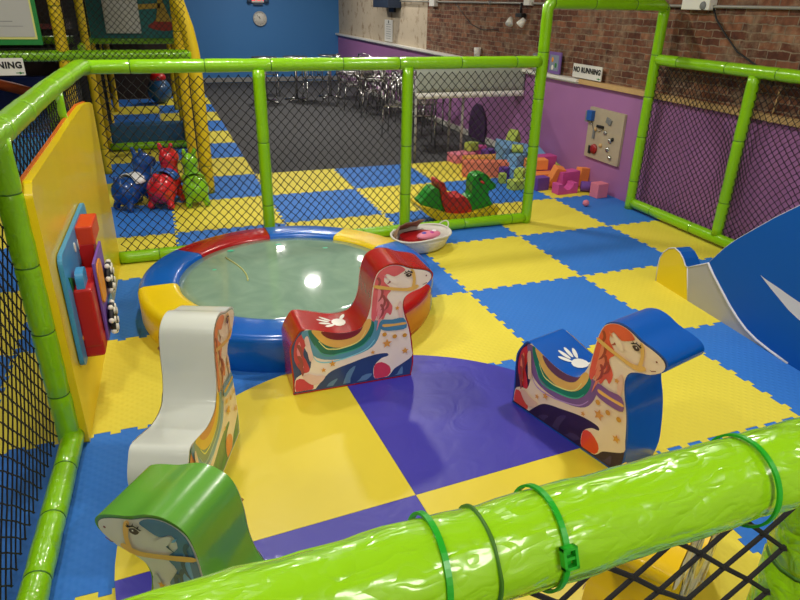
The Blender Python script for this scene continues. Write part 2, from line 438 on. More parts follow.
# near fence
YN = -5.452
nf = thing('netted_fence', 'wrinkled lime padded rail with green cable ties crossing the foreground', 'fence', (0, 0, 0))
mbn = MB(); rnd = random.Random(3)
pts = []; rs = []
for k in range(260):
    x = -2.8+5.4*k/259
    pts.append((x, -5.448+.0124*x, 1.4467)); rs.append(.0490+.0009*sin(x*37)+.0006*sin(x*91))
mbn.tube(pts, rs, M_greenw, 40)
mbn.tube([(-1.752, -5.4697, 1.4467), (-1.749, -5.4697, 1.4467)], .0512, M_seam, 40)
nr = mbn.build('top_rail', nf)
tx = bpy.data.textures.new('wrinkle', 'CLOUDS'); tx.noise_scale = .05
dm = nr.modifiers.new('wrinkle', 'DISPLACE'); dm.texture = tx; dm.strength = .004; dm.texture_coords = 'LOCAL'; dm.mid_level = .5
padded([(-1.19, YN, .05), (-1.19, YN, 1.41)], .055, M_greenw, seam=.4).build('post', nf)
padded([(-2.75, YN, .05), (2.5, YN, .05)], .05, M_green).build('bottom_rail', nf)
for x, dx in ((-1.805, 0), (-1.68, 0), (-1.405, 0)):
    mb = MB(); ring = [(x+.006*sin(a*2), YN+cos(a)*.0535, 1.45+sin(a)*.0535) for a in [2*pi*k/40 for k in range(40)]]
    vs = []
    for a in [2*pi*k/48 for k in range(48)]:
        for (ww, hh) in ((-.003, .0515), (.003, .0515), (.003, .0545), (-.003, .0545)):
            vs.append((x+ww+.004*sin(a), YN-.016+cos(a)*hh, 1.4467+sin(a)*hh))
    mb.add(vs, [(i*4+k, i*4+(k+1) % 4, ((i+1) % 48)*4+(k+1) % 4, ((i+1) % 48)*4+k) for i in range(48) for k in range(4)], M_tie)
    tie = mb.build('cable_tie', nf)
    if x == -1.68:
        T = Matrix.Translation((x+.001, YN-.016, 1.4467)) @ Matrix.Rotation(radians(-24), 4, 'X') @ Matrix.Translation((0, -.057, 0))
        b2 = MB()
        for (c, d) in (((-.0065, 0, 0), (.003, .008, .022)), ((.0065, 0, 0), (.003, .008, .022)), ((0, 0, .0095), (.016, .008, .003)), ((0, 0, -.0095), (.016, .008, .003)), ((0, 0, 0), (.012, .006, .003))):
            b2.box(c, d, M_tie, T)
        b2.build('buckle', tie)
net('net', (-2.7, YN, .1), (1, 0, 0), (0, 0, 1), 1.45, 1.3, nf, seed=21, ns=6, cw=.108, ch=.088, r=.0036)
net('net', (-1.13, YN, .1), (1, 0, 0), (0, 0, 1), 3.5, 1.3, nf, seed=22, ns=4, cw=.108, ch=.088, r=.0032)

# ------------------------------------------------------------ yellow mural panel with the activity toy
yp = thing('wall_pad_panel', 'large glossy yellow padded panel with arched top inside the left fence', 'panel', (-2.52, -3.05, 0), math.atan2(-.07, 2.44)*-1-0)
yp.rotation_euler = (0, 0, 0)
ang = math.atan2(.07, 2.44)   # runs along +y, drifting +x
yp.rotation_euler = (0, 0, -ang)
prof = [(0, 0), (2.42, 0), (2.42, 1.24), (2.3, 1.27), (1.9, 1.305), (1.3, 1.30), (.8, 1.285), (.3, 1.275), (.05, 1.27), (0, 1.22)]
MB().prism(prof, -.035, 0, M_yel, axis='X').build('panel_pad', yp, bevel=.012, seg=3)
MB().prism([(p_, q_+(.006 if q_ > 1 else 0)) for p_, q_ in prof], -.05, -.036, M_org, axis='X').build('orange_backing', yp, bevel=.003)
at_ = thing('activity_wall_toy', 'blue wall activity board with red boxes and dotted wheels on the yellow panel', 'toy', (-2.518, -3.05, 0), -ang)
M_lb = mat('toy light blue', (64, 150, 200), .4); M_tred = mat('toy red', (190, 26, 22), .38); M_torg = mat('toy orange red', (212, 60, 20), .4)
M_tgreen = mat('toy green', (40, 120, 50), .5); M_tpurp = mat('toy purple', (120, 80, 170), .5); M_twh = mat('toy white', (235, 230, 215), .5); M_tor = mat('toy orange', (235, 150, 30), .5)
def rrect(y0, y1, z0, z1, r, k=5):
    out = []
    for cx, cy, a0 in ((y1-r, z0+r, -90), (y1-r, z1-r, 0), (y0+r, z1-r, 90), (y0+r, z0+r, 180)):
        for i in range(k+1):
            a = radians(a0+90*i/k); out.append((cx+r*cos(a), cy+r*sin(a)))
    return out
MB().prism(rrect(.14, 1.06, .33, .9, .05), .002, .022, M_lb, axis='X').build('backboard', at_, bevel=.003)
dec = MB()
for (y, z, r, m_) in ((.45, .62, .03, M_twh), (.38, .70, .025, M_tor), (.62, .80, .03, M_twh), (.75, .84, .025, M_tor), (.3, .5, .025, M_torg), (.5, .82, .02, M_twh)):
    dec.prism([(y+r*cos(a)*1.0, z+r*1.2*sin(a)) for a in [2*pi*k/14 for k in range(14)]], .022, .026, m_, axis='X')
dec.prism([(.2, .78), (.34, .72), (.26, .62)], .022, .026, M_tgreen, axis='X'); dec.prism([(.22, .45), (.3, .52), (.33, .44), (.27, .38)], .022, .026, M_tor, axis='X')
dec.build('printed_picture', at_)
MB().box((.06, .72, .84), (.085, .24, .10), M_torg).build('upper_box', at_, bevel=.008)
MB().box((.055, .66, .71), (.075, .12, .18), M_tred).build('middle_box', at_, bevel=.008)
lb = MB().box((.06, .38, .545), (.085, .30, .31), M_tred).build('lower_box', at_, bevel=.012)
MB().box((.06, .37, .38), (.092, .27, .09), M_tred).build('foot_box', at_, bevel=.012)
MB().prism(rrect(.24, .36, .60, .78, .04), .04, .075, M_lb, axis='X').build('sliding_piece', at_, bevel=.004)
wp = MB(); wp.box((.112, .52, .57), (.012, .34, .42), M_tpurp); wp.prism(rrect(.36, .52, .55, .76, .05), 0.119, 0.126, M_tor, axis='X')
wp.prism(rrect(.5, .66, .38, .5, .04), 0.119, 0.126, M_lb, axis='X'); wp.build('front_picture', at_, bevel=.002)
for y, z in ((.62, .60), (.47, .43)):
    g = MB(); T = Matrix.Translation((.14, y, z)) @ Matrix.Rotation(radians(90), 4, 'Y')
    g.lathe([(.001, -.012), (.075, -.012), (.08, -.006), (.08, .006), (.075, .012), (.001, .012)], M_blk, 20, T)
    for k in range(7):
        a = 2*pi*k/7; T2 = T @ Matrix.Translation((.056*cos(a), .056*sin(a), .012))
        g.lathe([(.001, 0), (.018, 0), (.017, .006), (.001, .008)], M_twh, 12, T2)
        g.ball((.08*cos(a), .08*sin(a), 0), .014, M_twh, 6, T)
    g.build('dotted_wheel', at_)

# ------------------------------------------------------------ round pool with wedge rim
pool = thing('toddler_water_bed', 'round soft play pool with red blue and yellow wedge rim and pale green glossy middle', 'pool', (-1.279, -1.74, 0))
RO, RI, PH = 1.005, .746, .232
bounds = [-32, 20.6, 52, 91.3, 138.5, 180, 225, 300]
cols_ = [M_blu, M_yel, M_blu, M_red, M_blu, M_yel, M_blu, mat('red orange vinyl', (190, 46, 22), .3, coat=.4)]
cols_ = [M_blu, M_yel, M_blu, M_red, M_blu, M_yel, M_blu, M_red]
M_poolside = mat('amber vinyl side', (196, 110, 30), .35, coat=.2)
for k in range(8):
    a0 = bounds[k]+.15; a1 = (bounds[(k+1) % 8]+(360 if k == 7 else 0))-.15
    n = 14; mb = MB(); sec = [(RI-.0, 0), (RO-.01, 0), (RO, .03), (RO+.002, PH-.035), (RO-.012, PH-.008), (RO-.04, PH), (RI+.04, PH+.002), (RI+.012, PH-.006), (RI, PH-.03)]
    m = len(sec); vs = []; fs = []
    for i in range(n+1):
        a = radians(a0+(a1-a0)*i/n)
        for r, z in sec: vs.append((r*cos(a), r*sin(a), z))
    for i in range(n):
        for q in range(m): fs.append((i*m+q, i*m+(q+1) % m, (i+1)*m+(q+1) % m, (i+1)*m+q))
    mb.add(vs, fs, cols_[k], True); mb.add(vs, [tuple(range(m)), tuple(n*m+q for q in range(m))], cols_[k])
    if k == 7: mb.mats.append(M_poolside); mb.mi = [1 if (len(f) == 4 and all(math.hypot(*mb.v[v][:2]) > RO-.005 for v in f)) else t for f, t in zip(mb.f, mb.mi)]
    o = mb.build('rim_pad', pool)
    es = o.modifiers.new('split', 'EDGE_SPLIT'); es.split_angle = radians(60)
def pool_mat():
    m = mat('pale green vinyl membrane', (122, 158, 138), .07, coat=.0)
    nt = m.node_tree; b = nt.nodes['Principled BSDF']; N = nt.nodes.new; L = nt.links.new
    tc = N('ShaderNodeTexCoord'); n = N('ShaderNodeTexNoise'); n.inputs['Scale'].default_value = 3; n.inputs['Detail'].default_value = 6; n.inputs['Distortion'].default_value = 2
    L(tc.outputs['Object'], n.inputs['Vector'])
    cr = N('ShaderNodeValToRGB'); e = cr.color_ramp.elements; e[0].position = .35; e[0].color = rgb(122, 152, 134); e[1].position = .7; e[1].color = rgb(138, 166, 146)
    L(n.outputs['Fac'], cr.inputs[0]); L(cr.outputs[0], b.inputs['Base Color'])
    bp = N('ShaderNodeBump'); bp.inputs['Strength'].default_value = .05; bp.inputs['Distance'].default_value = .02
    n2 = N('ShaderNodeTexNoise'); n2.inputs['Scale'].default_value = 4; n2.inputs['Detail'].default_value = 2; L(tc.outputs['Object'], n2.inputs['Vector'])
    L(n2.outputs['Fac'], bp.inputs['Height']); L(bp.outputs['Normal'], b.inputs['Normal'])
    return m
mp_ = MB(); mp_.lathe([(.0005, .02), (RI+.01, .02), (RI+.01, PH-.028), (RI*.9, PH-.022), (RI*.6, PH-.014), (.0005, PH-.01)], pool_mat(), 64)
mem = mp_.build('water_membrane', pool)
fg = MB(); M_teal = mat('teal glitter', (60, 190, 150), .4)
for (x, y, r) in ((-.35, .55, .02), (.02, .58, .018), (.35, .40, .016), (-.5, .2, .012)):
    g_ = MB().poly([(x+r*1.4*cos(a), y+r*sin(a), PH-.0165) for a in [2*pi*k/7 for k in range(7)]], M_teal); g_.build('teal_glitter', mem)
ya = [(-.40+.1*sin(t*1.9), .40-.48*t, PH-.012) for t in [k/12 for k in range(13)]]
fg.tube(ya, .006, mat('faint yellow print', (170, 176, 110), .3), 6)
fg.build('printed_curve', mem)
HP=dict(
out=[(-0.346, -0.01), (-0.344, 0.104), (-0.351, 0.238), (-0.348, 0.302), (-0.319, 0.361), (-0.286, 0.399), (-0.233, 0.391), (-0.162, 0.37), (-0.09, 0.35), (-0.016, 0.346), (0.044, 0.362), (0.078, 0.409), (0.102, 0.485), (0.111, 0.577), (0.127, 0.652), (0.152, 0.694), (0.208, 0.718), (0.267, 0.713), (0.328, 0.688), (0.398, 0.672), (0.442, 0.654), (0.459, 0.629), (0.449, 0.598), (0.402, 0.562), (0.348, 0.545), (0.305, 0.519), (0.291, 0.473), (0.302, 0.407), (0.325, 0.337), (0.34, 0.267), (0.352, 0.18), (0.358, 0.091), (0.345, -0.014)],
body=[(-0.278, 0.393), (-0.233, 0.391), (-0.162, 0.37), (-0.09, 0.35), (-0.016, 0.346), (0.044, 0.362), (0.078, 0.409), (0.102, 0.485), (0.111, 0.577), (0.127, 0.652), (0.152, 0.694), (0.208, 0.718), (0.267, 0.713), (0.328, 0.688), (0.398, 0.672), (0.442, 0.654), (0.459, 0.629), (0.449, 0.598), (0.402, 0.562), (0.348, 0.545), (0.305, 0.519), (0.291, 0.473), (0.302, 0.407), (0.325, 0.337), (0.34, 0.267), (0.352, 0.18), (0.357, 0.126), (0.296, 0.085), (0.248, 0.058), (0.224, 0.027), (0.184, -0.004), (0.128, 0.011), (0.117, 0.066), (0.128, 0.107), (0.167, 0.143), (0.207, 0.153), (0.199, 0.172), (0.136, 0.175), (0.058, 0.163), (-0.019, 0.143), (-0.095, 0.124), (-0.149, 0.1), (-0.203, 0.042), (-0.242, -0.002), (-0.295, -0.012), (-0.341, -0.008), (-0.342, 0.087), (-0.303, 0.121), (-0.258, 0.138), (-0.247, 0.219), (-0.28, 0.29)],
tail=[(-0.287, 0.379), (-0.323, 0.345), (-0.34, 0.284), (-0.341, 0.22), (-0.322, 0.167), (-0.288, 0.127), (-0.258, 0.138), (-0.273, 0.199), (-0.29, 0.243), (-0.28, 0.29), (-0.262, 0.319), (-0.269, 0.368)],
hoof_r=[(-0.341, -0.008), (-0.339, 0.086), (-0.29, 0.085), (-0.24, 0.041), (-0.25, -0.004), (-0.295, -0.012)],
hoof_f=[(0.12, 0.065), (0.128, 0.107), (0.167, 0.117), (0.216, 0.082), (0.224, 0.036), (0.184, -0.0), (0.128, 0.011)],
band_a=[(-0.287, 0.39), (-0.288, 0.355), (-0.258, 0.294), (-0.232, 0.229), (-0.168, 0.193), (-0.071, 0.182), (0.027, 0.194), (0.112, 0.23), (0.154, 0.298), (0.163, 0.379), (0.127, 0.398), (0.078, 0.405), (0.044, 0.362), (-0.016, 0.346), (-0.09, 0.35), (-0.162, 0.37), (-0.233, 0.391)],
band_b=[(-0.254, 0.391), (-0.249, 0.349), (-0.216, 0.279), (-0.167, 0.229), (-0.078, 0.215), (0.013, 0.23), (0.082, 0.269), (0.117, 0.329), (0.12, 0.386), (0.078, 0.405), (0.044, 0.362), (-0.016, 0.346), (-0.09, 0.35), (-0.162, 0.37), (-0.233, 0.391)],
band_c=[(-0.236, 0.391), (-0.213, 0.343), (-0.165, 0.289), (-0.092, 0.257), (-0.002, 0.261), (0.059, 0.297), (0.097, 0.357), (0.105, 0.404), (0.078, 0.409), (0.044, 0.362), (-0.016, 0.346), (-0.09, 0.35), (-0.162, 0.37)],
band_d=[(-0.183, 0.375), (-0.156, 0.333), (-0.091, 0.306), (-0.016, 0.307), (0.036, 0.334), (0.062, 0.382), (0.044, 0.362), (-0.016, 0.346), (-0.09, 0.35)],
mane=[(0.208, 0.718), (0.156, 0.694), (0.131, 0.651), (0.117, 0.576), (0.108, 0.484), (0.105, 0.412), (0.123, 0.392), (0.143, 0.431), (0.173, 0.394), (0.196, 0.436), (0.219, 0.419), (0.229, 0.474), (0.195, 0.535), (0.222, 0.578), (0.179, 0.63), (0.193, 0.674), (0.238, 0.653), (0.283, 0.672), (0.301, 0.688), (0.267, 0.713)],
ear=[(0.193, 0.671), (0.209, 0.634), (0.247, 0.606), (0.262, 0.619), (0.231, 0.654)],
strap_a=[(0.124, 0.617), (0.129, 0.597), (0.225, 0.573), (0.332, 0.554), (0.381, 0.572), (0.371, 0.59), (0.316, 0.576), (0.224, 0.592)],
strap_b=[(0.332, 0.686), (0.353, 0.677), (0.364, 0.622), (0.357, 0.565), (0.341, 0.57), (0.347, 0.624)],
eye=[(0.284, 0.655), (0.322, 0.655), (0.318, 0.628), (0.292, 0.623)],
nose=[(0.419, 0.655), (0.431, 0.651), (0.432, 0.64), (0.419, 0.643)],
collar=[(0.163, 0.395), (0.227, 0.39), (0.297, 0.391), (0.316, 0.325), (0.244, 0.317), (0.181, 0.327), (0.158, 0.347)],
collar_s=[(0.173, 0.368), (0.24, 0.362), (0.306, 0.362), (0.309, 0.348), (0.243, 0.347), (0.178, 0.35)],
g1=[(-0.175, -0.025), (-0.151, 0.031), (-0.097, 0.055), (-0.121, 0.016), (-0.133, -0.029)],
g2=[(-0.068, -0.035), (-0.043, 0.079), (0.011, 0.12), (-0.021, 0.04), (-0.022, -0.034)],
g3=[(0.009, -0.033), (0.049, 0.044), (0.112, 0.049), (0.073, 0.004), (0.057, -0.032)],
g4=[(0.136, -0.041), (0.184, -0.018), (0.249, -0.013), (0.201, -0.036), (0.185, -0.046)],
g5=[(0.225, -0.045), (0.265, 0.02), (0.297, 0.067), (0.298, -0.005), (0.282, -0.038)],
)
HSTAR= [(0.198, 0.24, 0.027), (0.31, 0.173, 0.0203), (0.257, 0.459, 0.0135), (0.112, 0.196, 0.0135), (-0.127, 0.163, 0.0189), (-0.18, 0.131, 0.0149)]
HBALL= [(0.182, 0.302, 0.0135), (0.244, 0.28, 0.0135), (0.305, 0.278, 0.0135)]

# ------------------------------------------------------------ carousel rocking horses
def fixz(P): return [(a, max(b, .001)) for a, b in P]
OUT = smoothpoly(fixz(HP['out']), 4, sharp=(0, 32))
OUT = [(a, max(b, 0)) for a, b in OUT]
def inset(P, d):
    n = len(P); A = sum(P[i][0]*P[(i+1) % n][1]-P[(i+1) % n][0]*P[i][1] for i in range(n)); s = 1 if A > 0 else -1; out = []
    for i in range(n):
        a = Vector(P[i-1]); b = Vector(P[i]); c = Vector(P[(i+1) % n]); t = (c-a)
        if t.length < 1e-9: out.append(P[i]); continue
        t.normalize(); out.append((b.x-t.y*s*d, b.y+t.x*s*d))
    return out
def smoothopen(P, k=4):
    Q = [P[0]]+list(P)+[P[-1]]; out = []
    for i in range(1, len(Q)-2):
        p0, p1, p2, p3 = Q[i-1:i+3]
        for j in range(k):
            t = j/k; out.append(tuple(.5*((2*p1[a])+(-p0[a]+p2[a])*t+(2*p0[a]-5*p1[a]+4*p2[a]-p3[a])*t*t+(-p0[a]+3*p1[a]-3*p2[a]+p3[a])*t**3) for a in (0, 1)))
    return out+[P[-1]]
def star(cx, cz, r):
    return [(cx+(r if k % 2 == 0 else r*.45)*sin(pi*k/5), cz+(r if k % 2 == 0 else r*.45)*cos(pi*k/5)) for k in range(10)]
def disc(cx, cz, r, n=14): return [(cx+r*cos(2*pi*k/n), cz+r*sin(2*pi*k/n)) for k in range(n)]
HT = .25
def top_z(x):
    best = 0
    for i in range(len(OUT)):
        (a, b), (c, d) = OUT[i], OUT[(i+1) % len(OUT)]
        if min(a, c) <= x <= max(a, c) and abs(a-c) > 1e-6:
            best = max(best, b+(d-b)*(x-a)/(c-a))
    return best
def horse(loc, head, label, body, bg, skin, mane, tail, hoof, ba, bb, bc, bd, collar, grass, hand=True, strap=(222, 178, 96)):
    t = thing('carousel_rocking_horse', label, 'rocking horse', (loc[0], loc[1], .03), head, 'ring of padded carousel horses on the round mat'); t.scale = (loc[2], loc[2]*(.93 if 'white' in label or 'green' in label else 1), loc[2])
    def P(nm, c, rough=.32): return mat('print %s %d %d %d' % (nm, *c), tuple(min(255, int(v*1.06)) for v in c), rough, coat=.25, var=.22 if nm not in ('coat', 'strap') else .1, vscale=9)
    mb = MB().prism(OUT, -HT/2, HT/2, body, smooth=True)
    o = mb.build('padded_body', t, bevel=.010, seg=3)
    for s in (-1, 1):
        pm = MB(); lay = [0]
        def put(poly, m_, shrink=1.0, raw=False):
            y = s*(HT/2+.0006+.0004*min(lay[0], 60)*.6); lay[0] += 1
            pts = [((a-.03)*shrink+.03, (b-.36)*shrink+.36) for a, b in poly]
            pm.add([(a, y, b) for a, b in pts], [tuple(range(len(pts)))], m_)
        put(inset(OUT, .009), P('ground', bg))
        for g in ('g1', 'g2', 'g3', 'g4', 'g5'): put([(a, max(b, .012)) for a, b in smoothpoly(HP[g], 3)], P('grass', grass), .975)
        def sp(k, **kw): return [(a, max(b, .010)) for a, b in smoothpoly(HP[k], 3)]
        put(sp('body'), P('coat', skin), .972)
        put(sp('tail'), P('tail', tail), .968)
        for h_ in ('hoof_r', 'hoof_f'): put([(a, max(b, .010)) for a, b in smoothpoly(HP[h_], 2)], P('hoof', hoof), .97)
        put(sp('band_a'), P('band', ba), .972); put(sp('band_b'), P('band', bb), .972); put(sp('band_c'), P('band', bc), .972); put(sp('band_d'), P('band', bd), .972)
        def mid(c_, f_, w_):
            # light stripe along the lower run of a saddle band
            m = len(c_); up = [(x_, z_+w_) for x_, z_ in c_]; return c_+up[::-1]
        for pts_, c_ in (([(-.245, .25), (-.215, .19), (-.16, .17), (-.09, .172), (.0, .19), (.08, .22), (.125, .27)], ba), ([(-.22, .29), (-.18, .225), (-.14, .21), (-.09, .213), (.0, .225), (.06, .25), (.095, .29)], bb), ([(-.20, .315), (-.16, .262), (-.12, .25), (-.08, .247), (.0, .262), (.045, .29), (.072, .34)], bc)):
            lc = tuple(min(255, int(v*1.15+38)) for v in c_)
            put(mid(smoothopen(pts_, 4), 0, .0075), P('band light', lc), .972)
        put(sp('mane'), P('mane', mane), .97)
        mc = tuple(min(255, int(v*1.25+18)) for v in mane)
        for off in (0, .05, .1):
            q = smoothpoly([(.15+off*.1, .62-off), (.17+off*.2, .58-off), (.15, .50-off*1.3), (.135, .45-off*1.2), (.14+off*.1, .53-off)], 3)
            put(q, P('mane light', mc), .97)
        q = smoothpoly([(-.31, .33), (-.325, .27), (-.31, .2), (-.29, .16), (-.30, .23), (-.30, .30)], 3); put(q, P('mane light', mc), .97)
        dk = tuple(int(v*.72) for v in mane)
        for x0, z0, L in ((.135, .655, .07), (.15, .60, .09), (.165, .545, .09), (.155, .49, .09), (.20, .66, .05), (.185, .52, .07)):
            put(smoothpoly([(x0, z0), (x0+.012, z0-L*.3), (x0+.006, z0-L*.7), (x0-.008, z0-L), (x0+.018, z0-L*.72), (x0+.026, z0-L*.3), (x0+.014, z0+.004)], 3), P('mane dark', dk), .97)
        for z0 in (.31, .24, .19):
            put(smoothpoly([(-.325, z0), (-.31, z0-.04), (-.30, z0-.08), (-.292, z0-.05), (-.305, z0)], 3), P('mane dark', dk), .97)
        put(sp('ear'), P('coat', skin), .97)
        put([(.172, .672), (.182, .655), (.196, .648), (.188, .662)], P('mane light', mc), .97)
        blush = tuple(int(a*.78+b*.22) for a, b in zip(skin, mane))
        for q_ in ([(-.27, .12), (-.22, .10), (-.17, .09), (-.2, .05), (-.25, .045), (-.30, .10)], [(.26, .47), (.275, .50), (.288, .47), (.292, .41), (.28, .37), (.268, .41)], [(-.26, .36), (-.245, .28), (-.235, .22), (-.255, .2), (-.268, .27), (-.28, .34)]):
            put(smoothpoly(q_, 3), P('blush', blush), .97)
        put(sp('collar'), P('collar', collar), .97); put(sp('collar_s'), P('strap', bc), .97)
        put(sp('strap_a'), P('strap', strap), .97); put(sp('strap_b'), P('strap', strap), .97)
        for x, z, r in HSTAR: put(star(x, z, r*1.15), P('star', (214, 150, 62)), .97)
        for x, z, r in HBALL: put(disc(x, z, r), P('ball', (206, 148, 40)), .97)
        put(smoothpoly([(.300, .658), (.318, .668), (.336, .660), (.334, .648), (.316, .643)], 2), P('eye iris', (60, 44, 50)), .97); put([(.296, .664), (.318, .674), (.340, .664), (.346, .670), (.318, .679), (.29, .668)], M_blk, .97)
        put([(.302, .670), (.296, .684), (.308, .673)], M_blk, .97); put([(.318, .675), (.316, .690), (.324, .675)], M_blk, .97); put([(.332, .671), (.340, .684), (.338, .669)], M_blk, .97)
        put(disc(.322, .659, .0035, 8), M_white, .97)
        put(disc(.425, .64, .005, 8), P('nostril', (120, 60, 50)), .97)
        put([(.40, .590), (.412, .586), (.432, .596), (.43, .600), (.412, .591)], P('nostril', (120, 60, 50)), .97)
        pm.build('printed_side', t, fixn=False)
    # piping round the printed faces
    mp = MB()
    for s in (-1, 1):
        mp.tube([(a, s*(HT/2-.002), b) for a, b in inset(OUT, .003) if 1], .0016, P('piping', tuple(int(v*.4+60) for v in skin)), 6, closed=True)
    mp.build('edge_piping', t)
    if hand:
        hm = MB(); hx, hy = -.05, .0
        def blob(cx, cy, a, b, ang_):
            n = 12; vs = []
            for rr in (0, .5, 1):
                for k in range(n):
                    g = 2*pi*k/n; u = a*rr*cos(g); v = b*rr*sin(g)
                    x = cx+u*cos(ang_)-v*sin(ang_); y = cy+u*sin(ang_)+v*cos(ang_)
                    vs.append((x, y, top_z(x)+.003))
            fs = [(r*n+k, r*n+(k+1) % n, (r+1)*n+(k+1) % n, (r+1)*n+k) for r in (0, 1) for k in range(n)]
            hm.add(vs, fs, M_white, True)
        blob(hx, hy, .040, .046, 0)
        for i_, a_ in enumerate((150, 172, 194, 216)):
            L = (.080, .088, .086, .072)[i_]
            blob(hx+L*cos(radians(a_)), hy+L*sin(radians(a_)), .036, .0115, radians(a_))
        blob(hx+.035, hy+.058, .032, .012, radians(60))
        hm.build('hand_print', t, fixn=False)
    return t
HD = [(-1.183, -2.885, -.6, .972), (-.223, -3.736, -75.1, 1.0), (-.62, -4.72, -149, .98), (-1.90, -4.525, 142, .955), (-2.06, -3.512, 68.9, .975)]
def hpose(k): return (HD[k][0], HD[k][1], HD[k][3]), radians(HD[k][2])
B_white = mat('white vinyl', (216, 220, 212), .24, coat=.5, bump=(4, .12, .8)); B_green = mat('leaf green vinyl', (96, 160, 56), .26, coat=.4, bump=(4, .1, .8))
B_blue = mat('royal blue vinyl', (0, 84, 176), .3, coat=.3, bump=(5, .12, .8))
B_yellow = mat('warm yellow vinyl', (238, 196, 20), .28, coat=.4, bump=(5, .12, .8))
l, h = hpose(0); horse(l, h, 'red padded carousel horse with pink mane in front of the round pool', M_red, (40, 66, 120), (244, 222, 214), (214, 96, 108), (196, 60, 78), (206, 60, 84), (84, 146, 178), (28, 110, 92), (222, 172, 88), (122, 30, 34), (70, 130, 170), (92, 128, 170))
l, h = hpose(1); horse(l, h, 'blue padded carousel horse with orange-red mane on the right of the round mat', B_blue, (48, 30, 58), (236, 212, 182), (224, 92, 60), (206, 48, 36), (222, 70, 40), (126, 92, 140), (30, 124, 92), (232, 180, 84), (104, 66, 84), (132, 88, 138), (66, 50, 84))
l, h = hpose(2); horse(l, h, 'yellow padded carousel horse seen through the net under the foreground rail', B_yellow, (196, 160, 60), (216, 214, 206), (120, 140, 150), (120, 140, 150), (150, 150, 150), (150, 160, 164), (206, 206, 200), (230, 190, 80), (160, 130, 60), (150, 160, 164), (230, 190, 80))
l, h = hpose(3); horse(l, h, 'leaf green padded carousel horse with blue mane at the bottom left', B_green, (70, 110, 80), (206, 208, 196), (66, 116, 150), (66, 116, 150), (90, 120, 130), (90, 130, 150), (60, 120, 90), (214, 176, 96), (70, 110, 60), (90, 130, 160), (90, 140, 90))
l, h = hpose(4); horse(l, h, 'white padded carousel horse with orange mane seen from behind on the left', B_white, (60, 120, 70), (232, 214, 180), (226, 140, 84), (214, 120, 70), (220, 130, 60), (96, 146, 160), (110, 140, 110), (226, 180, 60), (212, 130, 70), (96, 150, 170), (60, 140, 70), hand=False)

# ------------------------------------------------------------ whale slide on the right
sl = thing('whale_slide', 'blue and grey padded whale-shaped slide with yellow nose bump at the right edge', 'slide', (1.50, -2.266, 0), math.atan2(-3.65+2.266, 1.397-1.5))
# local +x runs towards the camera along the side panel, +y is away to the right
M_sblue = mat('slide blue vinyl', (0, 84, 172), .6, spec=.25); M_sgrey = mat('slide grey vinyl', (164, 162, 160), .5, coat=.1); M_syel = mat('slide yellow vinyl', (224, 198, 20), .45, coat=.15)
M_swh = mat('slide white piping', (205, 205, 215), .4)
TH = .13
nub = [(0, 0), (-.012, .1), (-.008, .19), (.02, .25), (.07, .30), (.13, .325), (.19, .312), (.24, .28), (.275, .24), (.30, .235), (.375, 0)]
MB().prism(nub, 0, TH, M_syel, side=B_blue, smooth=False).build('nose_bump', sl, bevel=.004)
curve = [(.49, .344), (.56, .285), (.662, .213), (.76, .145), (.852, .092), (.94, .052), (1.04, .026), (1.15, .012), (1.3, 0)]
grey = [(.375, 0), (.30, .235)]+curve
MB().prism(grey, 0, TH, M_sgrey, smooth=False).build('grey_belly', sl, bevel=.003)
blue = [(.49, .344), (.598, .494), (.68, .585), (.765, .664), (.918, .805), (1.063, .925), (1.3, 1.06), (1.6, 1.16), (2.0, 1.2), (2.4, 1.16), (2.75, 1.0), (2.9, .7), (2.95, 0)]+curve[::-1]
blue = blue[:-1]
bs = MB().prism(blue, -.004, TH, M_sblue, smooth=False).build('blue_back', sl, bevel=.003)
cres = smoothpoly([(.935, .436), (.99, .412), (1.06, .389), (1.17, .352), (1.27, .325), (1.42, .31), (1.6, .35), (1.5, .29), (1.36, .262), (1.29, .285), (1.25, .30), (1.15, .335), (1.03, .385)], 3, sharp=(0, 6))
cres = [(.935, .436), (1.0, .425), (1.089, .415), (1.17, .402), (1.25, .393), (1.38, .40), (1.55, .44), (1.45, .34), (1.36, .30), (1.286, .291), (1.2, .315), (1.12, .35), (1.03, .39)]
MB().add([(a, -.0055, b) for a, b in cres], [tuple(range(len(cres)))], M_swh).build('white_smile', sl, fixn=False)
pp = MB(); pp.tube([(a, -.004, b) for a, b in curve], .009, M_swh, 8); pp.tube([(a, .0, b) for a, b in [(.375, .005), (.30, .235)]], .005, M_swh, 6)
pp.tube([(a, .0, b) for a, b in nub[:10]], .005, M_swh, 6); pp.tube([(a, 0, b) for a, b in [(.30, .235), (.49, .344)]], .005, M_swh, 6); pp.tube([(a, 0, b) for a, b in blue[:12]], .004, M_swh, 6)
pp.build('edge_piping', sl)
bed = [(.5, 0), (.75, .05), (1.1, .2), (1.5, .5), (1.8, .68), (2.9, .7), (2.9, 0)]
MB().prism(bed, TH, TH+.5, B_blue).build('slide_bed', sl, bevel=.005)

